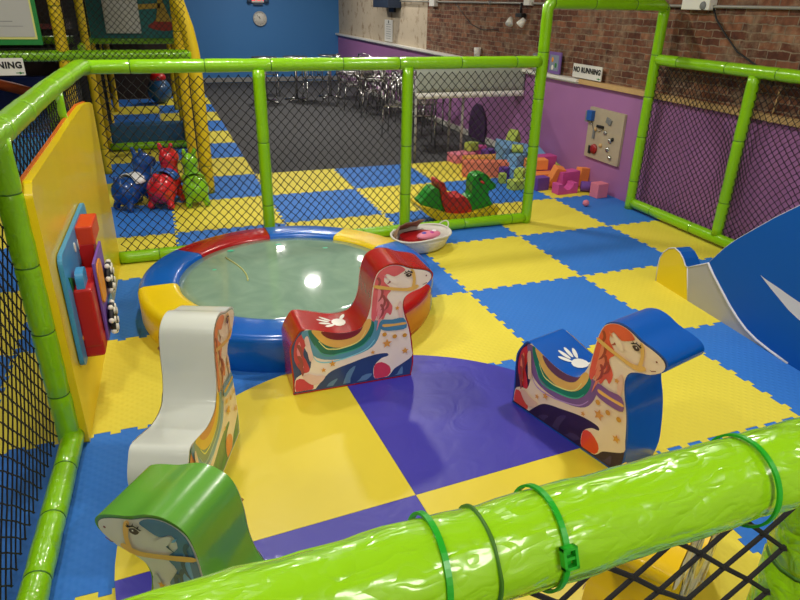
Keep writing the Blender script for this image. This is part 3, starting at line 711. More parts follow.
# ------------------------------------------------------------ dinosaur rocker
dn = thing('dinosaur_rocker', 'green dinosaur rocker with red saddle and yellow base beyond the back fence', 'rocker', (.625, -.36, 0))
DM = dict(base=[(.262, .150), (.316, .134), (.426, .098), (.537, .056), (.695, .026), (.852, .034), (.988, .050), (1.112, .072), (1.106, -.007), (.994, -.046), (.811, -.064), (.63, -.061), (.473, -.02), (.34, .05), (.284, .107)],
 tail=[(.279, .159), (.313, .196), (.416, .304), (.493, .264), (.54, .15), (.54, .05), (.448, .06), (.338, .103)],
 seat=[(.468, .351), (.495, .365), (.526, .338), (.552, .259), (.594, .211), (.683, .192), (.749, .199), (.797, .147), (.837, .049), (.763, -.019), (.673, -.022), (.581, .025), (.522, .118), (.495, .223)],
 neck=[(.752, .126), (.796, .168), (.843, .2), (.843, .32), (.869, .389), (.935, .409), (1.003, .394), (1.053, .335), (1.115, .279), (1.096, .239), (1.036, .222), (1.046, .158), (1.086, .091), (1.102, .037), (.988, .014), (.792, .005)])
DG = mat('dino green plastic', (28, 140, 34), .4); DY = mat('dino yellow plastic', (232, 196, 26), .4); DR = mat('dino red plastic', (190, 32, 30), .4)
def dpart(k, wdt, m_, nm, bev):
    P = [((a-.70)*.965, (b+.066)*.965) for a, b in smoothpoly(DM[k], 3)]
    return MB().prism(P, -wdt/2, wdt/2, m_, smooth=True).build(nm, dn, bevel=bev, seg=4)
dpart('base', .30, DY, 'rocker_base', .03); dpart('tail', .16, DG, 'tail', .03)
dpart('seat', .22, DR, 'saddle', .03); dpart('neck', .14, DG, 'neck_and_head', .035)
for s in (-1, 1):
    MB().ball((.215, s*.066, .405), (.018, .008, .02), M_blk, 8).build('eye', dn)
MB().tube([(.235, -.13, .38), (.235, .13, .38)], .012, DR, 10).build('handle_bar', dn)

# ------------------------------------------------------------ bouncy hopper animals
def hopper(loc, head, label, c, sc_, saddle, s=1.0):
    t = thing('bouncy_hopper_animal', label, 'hopper toy', (loc[0], loc[1], 0), head, 'bouncy hopper animals')
    m_ = mat('hopper %d %d %d' % c, c, .22, coat=.4)
    mb = MB()
    for p, r in (((-.12, 0, .20), (.165, .15, .155)), ((-.02, 0, .22), (.15, .125, .13)), ((.08, 0, .24), (.135, .12, .14)), ((.12, 0, .34), (.10, .085, .13)), ((.13, 0, .40), (.10, .085, .12)), ((.14, 0, .465), (.12, .098, .105)), ((.22, 0, .45), (.10, .07, .07))):
        mb.ball(p, r, m_, 14)
    for x, y in ((-.19, .1), (-.19, -.1), (.12, .1), (.12, -.1)):
        mb.tube([(x*.8, y*.8, .16), (x, y, .05)], [.055, .035], m_, 12); mb.ball((x*1.02, y*1.05, .04), .04, m_, 10)
    for y in (.055, -.055):
        mb.tube([(.10, y*.7, .52), (.085, y*1.1, .60), (.08, y*1.15, .635)], [.03, .026, .018], m_, 10)
    mb.tube([(-.20, 0, .28), (-.23, 0, .35), (-.235, 0, .385)], [.045, .036, .024], m_, 10)
    b = mb.build('body', t); r_ = b.modifiers.new('fuse', 'REMESH'); r_.mode = 'VOXEL'; r_.voxel_size = .011; r_.use_smooth_shade = True
    sm = b.modifiers.new('soften', 'SMOOTH'); sm.factor = .6; sm.iterations = 6
    sd = MB(); vs = []
    for i in range(7):
        x = -.09+.13*i/6
        for k in range(11):
            a = radians(-62+124*k/10); vs.append((x, .155*sin(a), .205+.172*cos(a)+.01*abs(i-3)/3))
    sd.add(vs, [(i*11+k, i*11+k+1, (i+1)*11+k+1, (i+1)*11+k) for i in range(6) for k in range(10)], mat('hopper saddle %d %d %d' % sc_, sc_, .3), True)
    so = sd.build('saddle', t); sf = so.modifiers.new('thick', 'SOLIDIFY'); sf.thickness = .012
    e = MB()
    for y in (.07, -.07): e.ball((.21, y*.9, .555), .014, M_blk, 8)
    e.build('eyes', t)
    t.scale = (s, s, s)
    return t
hopper((-2.33, .96), radians(42), 'blue hopper animal with white saddle, left of the red one', (20, 70, 140), (225, 225, 225), (0, 0), .93)
hopper((-2.03, .95), radians(66), 'red hopper animal with blue saddle between the blue and green ones', (206, 34, 44), (40, 90, 170), (0, 0), .98)
hopper((-1.765, .93), radians(95), 'lime green hopper animal beside the yellow tube', (128, 190, 30), (120, 184, 30), (0, 0), .88)

# ------------------------------------------------------------ basket of soft toys by the pool
bk = thing('toy_basket', 'white round toy basket with an open lid flap beside the pool and back fence', 'basket', (.0, -1.03, 0), radians(15))
M_bk = mat('white fabric', (216, 212, 204), .7, bump=(20, .4, 1))
pr_ = [(.001, .004), (.19, .004), (.235, .03), (.27, .10), (.285, .135), (.275, .137), (.258, .10), (.222, .036), (.18, .014), (.001, .014)]
MB().lathe(pr_, M_bk, 40, Matrix.Diagonal((1, .72, 1, 1))).build('bowl', bk)
rim = MB().tube([(.287*cos(a), .287*.72*sin(a), .138+.008*sin(3*a)) for a in [2*pi*k/40 for k in range(40)]], .009, M_bk, 8, closed=True); rim.build('rim', bk)
hd_ = MB().tube([(.27+.05*sin(t), .05+.06*cos(t)*1.0, .13+.05*sin(t)) for t in [pi*k/12 for k in range(13)]], .006, M_bk, 8); hd_.build('handle', bk)
fl = MB(); vs = []
for i in range(9):
    for k in range(4):
        a = radians(70+110*i/8); rr = .275+.02*k; vs.append((rr*cos(a)*(1-.10*k), rr*.72*sin(a)*(1-.25*k), .135+.034*k+.006*sin(i*2.1)))
fl.add(vs, [(i*4+k, i*4+k+1, (i+1)*4+k+1, (i+1)*4+k) for i in range(8) for k in range(3)], mat('kraft card', (150, 122, 98), .8), True)
f_ = fl.build('lid_flap', bk); f_.modifiers.new('t', 'SOLIDIFY').thickness = .006
rp = MB(); rp.prism(smoothpoly([(-.17, .04), (-.10, .115), (.05, .12), (.15, .05), (.12, -.06), (-.02, -.10), (-.15, -.06)], 3), .03, .115, mat('red cloth', (190, 24, 30), .5, bump=(20, .3, 1)), axis='Z')
o = rp.build('red_cushion_toy', bevel=.02, loc=(-.01, -1.0, .0), rot=(0, 0, radians(15))); tag(o, 'red soft cushion toy lying in the white basket', 'soft toy')
zz = MB(); P_ = []
for k in range(15): P_.append((-.10+.015*k, .085, .122+(.005 if k % 2 else 0)))
zz.tube(P_, .003, M_blk, 5).build('zip', o)
o = MB().ball((0, 0, 0), (.12, .055, .03), mat('pink plastic', (226, 130, 158), .4), 12).build('patterned_toy', loc=(.04, -1.10, .142), rot=(.1, 0, radians(12))); tag(o, 'pink patterned toy on top of the red cushion in the basket', 'toy')
for q, (x, y, c_) in enumerate(((-.05, .0, (90, 90, 190)), (.02, -.012, (190, 60, 150)), (.06, .01, (240, 230, 235)))):
    MB().ball((x, y, .026), (.022, .018, .006), mat('spot %d' % q, c_, .4), 8).build('printed_spot', o)

# ------------------------------------------------------------ pile of soft blocks
BC = dict(lime=(176, 196, 84), pink=(224, 126, 148), orange=(238, 140, 70), amber=(238, 170, 84), purple=(104, 62, 150), ltblue=(120, 170, 214), magenta=(200, 76, 150), salmon=(232, 128, 96))
def block(shape, c, loc, d, rot, label):
    m_ = mat('foam block '+c, BC[c], .7, var=.08, vscale=9)
    a, b, h_ = d; mb = MB()
    if shape == 'box': mb.box((0, 0, h_/2), d, m_)
    elif shape == 'wedge': mb.prism([(-a/2, 0), (a/2, 0), (a/2, h_*.25), (-a/2, h_)], -b/2, b/2, m_)
    elif shape == 'tri': mb.prism([(-a/2, 0), (a/2, 0), (0, h_)], -b/2, b/2, m_)
    elif shape == 'cyl': mb.lathe([(.001, 0), (a/2, 0), (a/2, h_), (.001, h_)], m_, 20, Matrix.Translation((0, 0, a/2)) @ Matrix.Rotation(pi/2, 4, 'X') @ Matrix.Translation((0, 0, -h_/2)))
    elif shape == 'arch':
        n = 8; r = a*.27
        P = [(-a/2, 0), (a/2, 0), (a/2, h_)]+[(r*cos(pi*k/n), h_-r*sin(pi*k/n)) for k in range(n+1)]+[(-a/2, h_)]
        mb.prism(P, -b/2, b/2, m_)
    elif shape == 'ball': mb.ball((0, 0, a/2), a/2, m_, 12)
    nm = {'box': 'foam_block', 'wedge': 'foam_wedge', 'tri': 'foam_triangle', 'cyl': 'foam_cylinder', 'arch': 'foam_arch_block', 'ball': 'foam_ball'}[shape]
    o = mb.build(nm, bevel=.006 if shape != 'ball' else 0, loc=loc, rot=tuple(radians(v) for v in rot))
    tag(o, label, 'toy block' if shape != 'ball' else 'ball', 'soft foam blocks piled by the purple wall' if shape != 'ball' else None)
for a in [
 ('box', 'pink', (1.78, 1.95, 0), (.34, .22, .12), (0, 0, 10), 'pink foam block at the left end of the heap'),
 ('box', 'lime', (1.95, 2.02, .125), (.16, .12, .11), (0, 0, 20), 'lime foam cube resting on the pink block at the left of the heap'),
 ('box', 'magenta', (2.16, 2.22, .0), (.22, .14, .14), (0, 0, -20), 'magenta foam block behind the lime cube, near the carpet edge'),
 ('box', 'purple', (2.16, 1.92, .0), (.18, .13, .15), (0, 0, 30), 'purple foam cube behind the long amber block'),
 ('box', 'magenta', (2.36, 2.02, .0), (.24, .12, .12), (0, 0, -10), 'magenta foam block at the back of the heap beside the purple cube'),
 ('box', 'amber', (2.60, 2.20, .0), (.14, .12, .13), (0, 0, 5), 'small amber foam block against the wall behind the heap'),
 ('box', 'amber', (1.98, 1.52, .0), (.72, .16, .16), (0, 0, -4), 'long amber foam beam lying across the heap'),
 ('box', 'salmon', (1.74, 1.12, .0), (.62, .16, .19), (0, 0, -18), 'long salmon foam beam in front of the amber beam'),
 ('box', 'purple', (1.87, .92, .0), (.10, .10, .15), (0, 0, 15), 'small purple foam cube at the end of the salmon beam'),
 ('box', 'lime', (1.76, .76, .0), (.08, .08, .12), (0, 0, -10), 'small pale green foam cube in front of the salmon beam'),
 ('box', 'lime', (1.80, .48, .0), (.20, .13, .11), (0, 0, 12), 'lime foam block lowest of the small stack beside the gate post'),
 ('box', 'lime', (1.88, .56, .112), (.14, .11, .10), (0, 0, 40), 'lime foam cube stacked beside the gate post'),
 ('box', 'ltblue', (2.02, .86, .0), (.20, .16, .15), (0, 0, -15), 'light blue foam cube standing behind the gate post stack'),
 ('box', 'ltblue', (2.06, .98, .152), (.20, .14, .13), (0, 0, 25), 'light blue foam cube on top of another light blue cube'),
 ('wedge', 'ltblue', (2.33, 1.35, .19), (.62, .30, .16), (12, 0, -8), 'large light blue foam wedge leaning high on the heap against the wall'),
 ('box', 'ltblue', (2.12, 1.32, .0), (.22, .2, .22), (0, 0, 8), 'light blue foam cube beneath the large wedge'),
 ('box', 'magenta', (2.52, 1.38, .0), (.3, .2, .19), (0, 0, 0), 'magenta foam block beneath the wedge against the wall'),
 ('tri', 'lime', (2.36, 1.62, .30), (.2, .14, .16), (0, 0, 30), 'lime foam triangle poking up behind the blue wedge'),
 ('cyl', 'lime', (2.1, 1.05, .285), (.1, .1, .14), (0, 0, 60), 'lime foam roll on the light blue cubes'),
 ('box', 'purple', (2.05, .38, .0), (.17, .12, .15), (0, 0, 5), 'purple foam block right of the gate post'),
 ('box', 'orange', (2.25, .62, .0), (.28, .16, .13), (0, 0, -6), 'orange foam block lying flat below another orange one'),
 ('box', 'orange', (2.23, .80, .135), (.26, .15, .12), (0, 0, -12), 'orange foam block on top of the flat orange one'),
 ('box', 'orange', (2.22, .42, .03), (.13, .10, .24), (18, 14, 0), 'tilted orange foam brick leaning on the flat one'),
 ('box', 'magenta', (2.46, .98, .0), (.26, .15, .25), (0, 0, 0), 'tall magenta foam block close to the wall behind the orange bricks'),
 ('wedge', 'lime', (2.58, .70, .0), (.22, .14, .2), (0, 0, -30), 'yellow-green foam wedge against the purple wall'),
 ('arch', 'magenta', (2.25, .17, .0), (.27, .12, .12), (0, 0, 4), 'scalloped magenta foam block at the front of the heap'),
 ('box', 'magenta', (2.38, .34, .0), (.26, .14, .21), (0, 0, 8), 'magenta foam block right behind the scalloped one'),
 ('box', 'orange', (2.60, .38, .0), (.15, .09, .22), (0, 8, 10), 'upright orange foam brick against the wall'),
 ('cyl', 'purple', (2.52, .14, .0), (.12, .12, .13), (0, 0, 60), 'purple foam cylinder near the wall'),
 ('box', 'pink', (2.53, -.08, .0), (.15, .13, .16), (0, 0, 6), 'pink foam cube, the one nearest the right fence'),
 ('ball', 'pink', (2.17, -.36, .0), (.07, .07, .07), (0, 0, 0), 'small pink ball alone on the blue mat in the gateway'),
]: block(*a)

# ------------------------------------------------------------ things on and by the walls
def text(name, s, size, M, mt, parent, ext=.0015, bold=.0):
    c = bpy.data.curves.new(name, 'FONT'); c.body = s; c.size = size; c.align_x = 'CENTER'; c.align_y = 'CENTER'; c.extrude = ext; c.offset = bold; c.space_character = 1.08
    tmp = bpy.data.objects.new(name, c); COL.objects.link(tmp); bpy.context.view_layer.update()
    me = bpy.data.meshes.new_from_object(tmp); bpy.data.objects.remove(tmp)
    me.transform(M); me.materials.clear(); me.materials.append(mt)
    o = bpy.data.objects.new(name, me); COL.objects.link(o); o.parent = parent
    return o
M_paper = mat('sign white', (226, 224, 216), .5)
RXN = Matrix(((0, 0, -1), (-1, 0, 0), (0, 1, 0))).to_4x4()     # text facing -x, reading towards -y
RYN = Matrix(((1, 0, 0), (0, 0, -1), (0, 1, 0))).to_4x4()      # text facing -y
def no_running(loc, face, label):
    t = thing('no_running_sign', label, 'sign', loc)
    R_ = RXN if face == 'x' else RYN
    b = MB(); b.prism(rrect(-.275, .275, -.075, .075, .008), 0, -.012, M_paper, axis='Z', M=R_); b.build('sign_plate', t, bevel=.002)
    text('lettering', 'NO RUNNING', .077, R_ @ Matrix.Translation((0, .012, .002)) @ Matrix.Scale(.98, 4, (1, 0, 0)), M_blk, t, bold=.0034)
    g = MB(); g.prism(disc(.235, -.055, .011, 10), .0005, .0015, M_tgreen, axis='Z', M=R_); g.prism([(.2, -.058), (.265, -.058), (.265, -.05), (.2, -.05)], .0005, .0012, M_tgreen, axis='Z', M=R_)
    g.build('green_logo', t)
    return t
s_ = no_running((2.655, .62, 1.262), 'x', 'white NO RUNNING sign leaning on the brick wall above the latch board'); 
no_running((-3.40, 1.17, 1.345), 'y', 'white NO RUNNING sign hung on the play structure at the left edge')
nt_ = thing('notice_board', 'framed white notice with a green and yellow border at the top left', 'sign', (-3.40, 1.19, 1.53))
MB().box((0, .0, .5), (.94, .03, 1.0), mat('frame green', (24, 122, 52), .4)).build('frame', nt_, bevel=.004)
MB().box((0, -.017, .51), (.87, .006, .92), mat('border pale yellow', (206, 206, 120), .5)).build('border', nt_)
MB().box((0, -.021, .515), (.84, .006, .89), mat('notice paper', (176, 176, 170), .35)).build('paper', nt_)
ln = MB(); rnd = random.Random(5)
for k in range(19):
    z = .12+.04*k
    for (a, b) in ((-.36, -.36+rnd.uniform(.2, .35)), (-.0, rnd.uniform(.08, .36))):
        if rnd.random() < .75: ln.box(((a+b)/2, -.0245, z), (b-a, .001, .006 if k > 1 else .004), M_grey)
ln.build('small_print', nt_)

ct = thing('wall_clock', 'round white wall clock on the blue wall under the exit sign', 'clock', (.67, YB-.01, 1.50))
T = Matrix.Rotation(pi/2, 4, 'X')
MB().lathe([(.001, 0), (.165, 0), (.175, .015), (.17, .045), (.15, .05), (.148, .03), (.001, .03)], mat('clock rim', (190, 190, 186), .35), 32, T).build('rim', ct)
MB().lathe([(.001, .03), (.148, .03), (.148, .034), (.001, .034)], M_paper, 32, T).build('dial', ct)
for nm, a, L in (('hour_hand', 100, .07), ('minute_hand', 130, .11)):
    MB().box((L/2-.01, 0, .037), (L, .01, .003), M_blk, T @ Matrix.Rotation(radians(a), 4, 'Z')).build(nm, ct)
tk = MB()
for k in range(12): tk.box((.132, 0, .0345), (.02, .006, .002), M_blk, T @ Matrix.Rotation(2*pi*k/12, 4, 'Z'))
tk.build('hour_marks', ct)
ex = thing('exit_sign', 'lit red EXIT sign with two emergency lamp heads high on the blue wall', 'exit sign', (.64, YB-.01, 1.965))
MB().box((0, -.03, 0), (.30, .05, .19), M_paper).build('housing', ex, bevel=.004)
text('lettering', 'EXIT', .17, Matrix.Translation((0, -.058, 0)) @ RYN, mat('exit red', (255, 40, 50), .4, emit=1.6), ex, bold=.003)
MB().box((0, -.04, -.125), (.24, .07, .05), mat('exit base', (60, 80, 110), .5)).build('battery_box', ex)
for s in (-1, 1):
    hm = MB().lathe([(.001, 0), (.05, .0), (.06, .05), (.001, .055)], mat('lamp head', (70, 90, 120), .4), 16, Matrix.Translation((s*.21, -.05, -.05)) @ Matrix.Rotation(pi/2, 4, 'X')); hm.tube([(s*.14, -.04, -.1), (s*.21, -.04, -.05)], .012, M_grey, 8)
    hm.build('lamp_head', ex)

bb = thing('latch_board', 'pale wooden busy board with latches knobs and a red dial on the purple wall', 'busy board', (2.695, .15, .615))
M_ply = mat('pale plywood', (178, 164, 140), .6, var=.12, vscale=12)
MB().prism([(-.30, -.31), (.33, -.26), (.33, .30), (-.30, .27)][0:0] or rrect(-.3, .32, -.27, .29, .01), -.03, 0, M_ply, axis='X').build('board', bb, bevel=.003)
XS = -.03
def bx(nm, y, z, dy, dz, dx, m_, rz_=0):
    MB().box((0, 0, 0), (dx, dy, dz), m_).build(nm, bb, bevel=.003, loc=(XS-dx/2, y, z), rot=(rz_, 0, 0))
bx('padlock_box', .26, .20, .09, .11, .05, mat('lock blue', (30, 90, 170), .4)); bx('metal_hasp', .32, .18, .05, .12, .04, M_grey)
for k, (y, z, r_, m_) in enumerate(((-.02, .05, .025, M_chrome), (-.12, -.02, .028, M_chrome), (-.10, -.12, .03, M_chrome), (-.16, .0, .02, M_blk), (.03, -.10, .022, M_wood), (-.16, -.2, .025, M_chrome), (.16, .06, .02, M_wood))):
    kb = MB().lathe([(.001, 0), (r_, 0), (r_*1.05, .01), (r_*.6, .022), (.001, .026)], m_, 16, Matrix.Translation((XS, y, z)) @ Matrix.Rotation(-pi/2, 4, 'Y')); kb.build('knob', bb)
MB().lathe([(.001, 0), (.055, 0), (.055, .02), (.001, .022)], mat('dial red', (160, 30, 30), .4), 20, Matrix.Translation((XS, .14, -.16)) @ Matrix.Rotation(-pi/2, 4, 'Y')).build('red_dial', bb)
bx('hinge', .22, -.18, .05, .09, .012, M_blk); bx('door_bolt', .08, .10, .12, .03, .02, M_blk); bx('latch', -.06, .18, .09, .06, .02, M_grey, .3); bx('slide_bolt', .18, .0, .03, .10, .02, M_grey)
cn = MB().tube([(XS-.006, .26, .14), (XS-.006, .2, .05), (XS-.006, .1, .04), (XS-.006, .02, .08)], .004, M_chrome, 6); cn.build('chain', bb)

fr = thing('picture_frame', 'purple framed picture standing on the ledge beside the gateway', 'picture', (2.66, 1.30, 1.18))
MB().box((0, 0, .125), (.02, .26, .25), mat('frame violet', (120, 90, 160), .5)).build('frame', fr, bevel=.003)
MB().box((-.012, 0, .125), (.004, .19, .18), mat('picture blue grey', (130, 140, 160), .5)).build('picture', fr)
for q, (y, z) in enumerate(((.04, .16), (-.04, .1), (.03, .07))): MB().ball((-.014, y, z), (.003, .025, .03), (M_tor, M_tgreen, M_twh)[q], 8).build('painted_shape', fr)
f2 = thing('picture_frame', 'small pale framed picture on the ledge left of the purple one', 'picture', (2.66, 1.72, 1.18))
MB().box((0, 0, .10), (.02, .20, .20), M_grey).build('frame', f2, bevel=.003); MB().box((-.012, 0, .10), (.004, .15, .15), M_paper).build('picture', f2)
cu = MB().lathe([(.001, 0), (.045, 0), (.055, .16), (.05, .165), (.001, .16)], M_white, 20); o = cu.build('paper_cup', loc=(2.66, 3.45, 1.18)); tag(o, 'white cup standing on the wall ledge above the back fence rail', 'cup')
sp_ = thing('wall_speaker', 'dark blue box speaker high on the worn plaster wall', 'speaker', (2.58, 7.5, 2.05))
MB().box((0, 0, 0), (.28, .95, .42), mat('speaker navy', (30, 44, 66), .5)).build('cabinet', sp_, bevel=.01); MB().box((.13, 0, -.24), (.06, .3, .1), M_blk).build('bracket', sp_)
dc = thing('posted_notice', 'narrow white notice pinned to the plaster wall below the speaker', 'notice', (2.712, 7.75, 1.40))
MB().box((0, 0, 0), (.006, .5, .42), M_paper).build('sheet', dc); l2 = MB()
for k in range(7): l2.box((-.004, 0, .12-.045*k), (.001, .3, .008), M_grey)
l2.build('small_print', dc); MB().lathe([(.001, 0), (.03, 0), (.001, .003)], M_blk, 10, Matrix.Translation((-.004, 0, .17)) @ Matrix.Rotation(-pi/2, 4, 'Y')).build('emblem', dc)
cd = thing('electrical_conduit', 'grey metal conduit running along the top of the brick wall', 'conduit', (2.69, 0, 1.965))
MB().tube([(0, 7.0, 0), (0, 1.0, 0), (0, -.5, .0), (0, -6, .0)], .014, mat('galvanised grey', (150, 148, 140), .45, metal=.3), 10).build('pipe', cd)
for y in (5.4, 3.2, 1.0, -2.2, -4): MB().box((.0, y, 0), (.04, .03, .045), M_grey).build('clip', cd)
jb = thing('junction_box', 'white junction box on the conduit right of the gateway', 'electrical box', (2.68, -.88, 2.0))
MB().box((0, 0, 0), (.09, .34, .13), M_white).build('housing', jb, bevel=.008); MB().lathe([(.001, 0), (.035, 0), (.03, .012), (.001, .014)], M_grey, 16, Matrix.Translation((-.045, -.10, -.03)) @ Matrix.Rotation(-pi/2, 4, 'Y')).build('lens', jb)
j2 = thing('junction_box', 'small pale box on the conduit above the plaster edge', 'electrical box', (2.68, 5.3, 1.99)); MB().box((0, 0, 0), (.08, .22, .2), M_white).build('housing', j2, bevel=.006)
j3 = thing('junction_box', 'small pale box on the conduit left of the gate frame', 'electrical box', (2.68, 2.1, 2.0)); MB().box((0, 0, 0), (.08, .14, .12), M_white).build('housing', j3, bevel=.006)
cb = MB(); P_ = [(2.69, -1.05, 1.95), (2.685, -1.12, 1.86), (2.685, -1.25, 1.75), (2.685, -1.42, 1.62), (2.685, -1.62, 1.54), (2.69, -1.8, 1.48)]
cb.tube(P_, .008, M_blk, 8); tag(cb.build('power_cable'), 'black cable drooping down the brick wall from the junction box', 'cable')
cb = MB(); cb.tube([(2.69, 4.4, 1.95), (2.69, 4.1, 1.80), (2.69, 3.8, 1.66), (2.69, 3.4, 1.60), (2.69, 2.9, 1.62)], .005, M_blk, 6); tag(cb.build('thin_cable'), 'thin dark wire looping on the brick wall left of the floodlight', 'cable')
fl_ = thing('twin_floodlight', 'twin emergency floodlight hanging under the conduit on the brick wall', 'lamp', (2.66, 2.25, 1.92))
MB().tube([(0, 0, .05), (0, 0, -.08)], .014, M_blk, 8).build('stem', fl_); MB().box((0, 0, -.10), (.07, .16, .05), M_blk).build('bracket', fl_, bevel=.005)
for s in (-1, 1):
    MB().lathe([(.001, -.05), (.03, -.05), (.055, .045), (.05, .05), (.001, .05)], M_white, 16, Matrix.Translation((-.06, s*.16, -.18)) @ Matrix.Rotation(radians(-150), 4, 'Y') @ Matrix.Rotation(radians(s*25), 4, 'X')).build('lamp_head', fl_)
pc = MB(); pc.tube([(2.66, -1.95, 1.38), (2.665, -1.93, 1.14)], .006, M_wood, 6); pc.ball((2.665, -1.93, 1.13), .018, M_wood, 8); tag(pc.build('hanging_cord'), 'short pale cord with a bead hanging above the wooden ledge', 'cord')

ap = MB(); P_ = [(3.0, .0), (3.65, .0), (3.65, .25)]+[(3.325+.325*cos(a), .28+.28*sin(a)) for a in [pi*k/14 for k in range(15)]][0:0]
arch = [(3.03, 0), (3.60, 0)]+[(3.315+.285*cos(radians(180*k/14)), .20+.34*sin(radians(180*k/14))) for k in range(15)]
ap.prism(arch, 2.665, 2.69, mat('flat dark violet', (70, 38, 86), .7), axis='X'); tag(ap.build('dark_arch', bevel=.004), 'dark violet arch shape flat against the purple wall under the table', 'pad')  # thin dark violet arch shape added flat against the purple wall

# ------------------------------------------------------------ tables and chairs at the back
tb = thing('long_table', 'long high table with a grey cloth drop and white hem by the purple wall', 'table', (1.90, 2.33, 0))
M_cloth = mat('grey green cloth', (158, 164, 152), .6, var=.05)
MB().box((0, 0, 1.165), (1.56, .62, .03), M_cloth).build('tabletop', tb, bevel=.008)
cl = MB(); N_ = 60; vs = []
for i in range(N_+1):
    x = -.785+1.57*i/N_
    for k in range(5):
        z = 1.17-.275*k/4; vs.append((x, -.318-.006*sin(i*1.1)*k/4, z-(.03*i/N_ if k else 0)*0))
cl.add(vs, [(i*5+k, i*5+k+1, (i+1)*5+k+1, (i+1)*5+k) for i in range(N_) for k in range(4)], M_cloth, True)
o_ = cl.build('cloth_drop', tb); o_.modifiers.new('t', 'SOLIDIFY').thickness = .004
hm_ = MB(); vs = []
for i in range(N_+1):
    x = -.785+1.57*i/N_; vs += [(x, -.322-.006*sin(i*1.1), .898), (x, -.322-.007*sin(i*1.1), .822)]
hm_.add(vs, [(i*2, i*2+1, i*2+3, i*2+2) for i in range(N_)], M_white, True); o_ = hm_.build('white_hem', tb); o_.modifiers.new('t', 'SOLIDIFY').thickness = .004
for x in (-.74, -.06):
    for y in (-.2, .22): MB().tube([(x, y, -.02), (x, y, 1.15)], .018, mat('painted leg', (170, 168, 162), .4), 10).build('leg', tb)
def round_table(x, y, z, label):
    t = thing('round_table', label, 'table', (x, y, -.02), 0, 'round pedestal tables at the back')
    MB().lathe([(.001, z), (.24, z), (.25, z+.012), (.24, z+.025), (.001, z+.027)], mat('dark tabletop', (52, 58, 62), .25), 36).build('tabletop', t)
    MB().tube([(.25*cos(a), .25*sin(a), z+.012) for a in [2*pi*k/36 for k in range(36)]], .012, M_chrome, 8, closed=True).build('rim', t)
    MB().tube([(0, 0, .04), (0, 0, z)], .03, M_chrome, 12).build('pedestal', t)
    for k in range(4):
        a = pi/4+k*pi/2; MB().tube([(0, 0, .06), (.30*cos(a), .30*sin(a), .02)], .02, M_chrome, 8).build('foot', t)
for a in ((.14, 8.1, .88, 'leftmost dark round table in front of the blue wall'), (.80, 8.2, .88, 'middle dark round table in front of the blue wall'), (1.62, 8.5, .88, 'rightmost dark round table near the corner of the blue wall')): round_table(*a)
def chair():
    t = thing('cafe_chair', '', 'chair', (0, 0, 0), 0, 'aluminium cafe chairs at the back')
    st = MB()
    for k in range(8): st.box((-.18+.051*k, 0, .45), (.04, .38, .008), M_chrome)
    st.build('seat', t)
    MB().tube([(.2, .2, .44), (.2, -.2, .44), (-.2, -.2, .44), (-.2, .2, .44)], .011, M_chrome, 8, closed=True).build('seat_frame', t)
    b = MB()
    for k in range(7):
        y = -.165+.055*k; b.tube([(-.20, y, .47), (-.235, y, .62), (-.255, y*.98, .78)], .009, M_chrome, 6)
    b.build('backrest_slats', t)
    MB().tube([(-.2, -.21, .44), (-.24, -.21, .65), (-.26, -.18, .79), (-.265, 0, .81), (-.26, .18, .79), (-.24, .21, .65), (-.2, .21, .44)], .012, M_chrome, 8).build('back_frame', t)
    for s in (-1, 1):
        MB().tube([(.21, s*.23, .44), (.20, s*.235, .64), (.14, s*.24, .67), (-.1, s*.24, .67), (-.24, s*.215, .66)], .012, M_chrome, 8).build('armrest', t)
        MB().tube([(.21, s*.21, .44), (.22, s*.23, -.02)], .012, M_chrome, 8).build('leg', t)
        MB().tube([(-.2, s*.2, .44), (-.25, s*.22, -.02)], .012, M_chrome, 8).build('leg', t)
    return t
ch0 = chair()
CH = [(1.10, 7.72, 90, 0, 'aluminium cafe chair standing alone on the carpet left of the chair cluster'), (1.72, 7.3, 160, 0, 'aluminium cafe chair at the left end of the cluster'),
 (2.25, 7.5, 200, 0, 'aluminium cafe chair farthest back against the purple wall'), (1.75, 6.6, 120, 0, 'aluminium cafe chair front left of the cluster'), (2.3, 6.85, 190, 0, 'aluminium cafe chair second from the back by the wall'),
 (2.3, 6.2, 170, 0, 'aluminium cafe chair third from the back by the wall'), (2.3, 6.2, 172, .17, 'aluminium cafe chair stacked on the third one from the back'), (1.85, 5.9, 150, 0, 'aluminium cafe chair at the front middle of the cluster'),
 (2.35, 5.55, 185, 0, 'aluminium cafe chair by the wall just left of the middle fence post'), (2.35, 5.55, 187, .17, 'aluminium cafe chair stacked just left of the middle fence post'), (2.3, 7.5, 203, .17, 'aluminium cafe chair stacked farthest back against the wall'),
 (1.75, 7.32, 158, .17, 'aluminium cafe chair stacked at the left end of the cluster'), (1.62, 4.05, 60, 0, 'aluminium cafe chair right of the middle fence post, behind the table front'), (1.62, 3.15, 255, 0, 'aluminium cafe chair half under the left end of the long table'), (2.15, 4.25, 200, 0, 'aluminium cafe chair by the wall behind the long table'), (2.15, 4.25, 203, .17, 'aluminium cafe chair stacked behind the long table'), (2.2, 4.95, 175, 0, 'aluminium cafe chair by the wall right of the middle fence post'), (1.62, 3.15, 257, .17, 'aluminium cafe chair stacked half under the left end of the long table'), (1.95, 6.0, 140, .17, 'aluminium cafe chair stacked at the front middle of the cluster'),
 (.35, 9.2, 270, 0, 'aluminium cafe chair behind the leftmost round table'), (2.25, 8.35, 200, 0, 'aluminium cafe chair right of the rightmost round table')]
for k, (x, y, a, z, lb_) in enumerate(CH):
    if k == 0: ch0.location = (x, y, z); ch0.rotation_euler.z = radians(a-180); ch0['label'] = lb_
    else: dup(ch0, (x, y, z), radians(a-180), lb_)

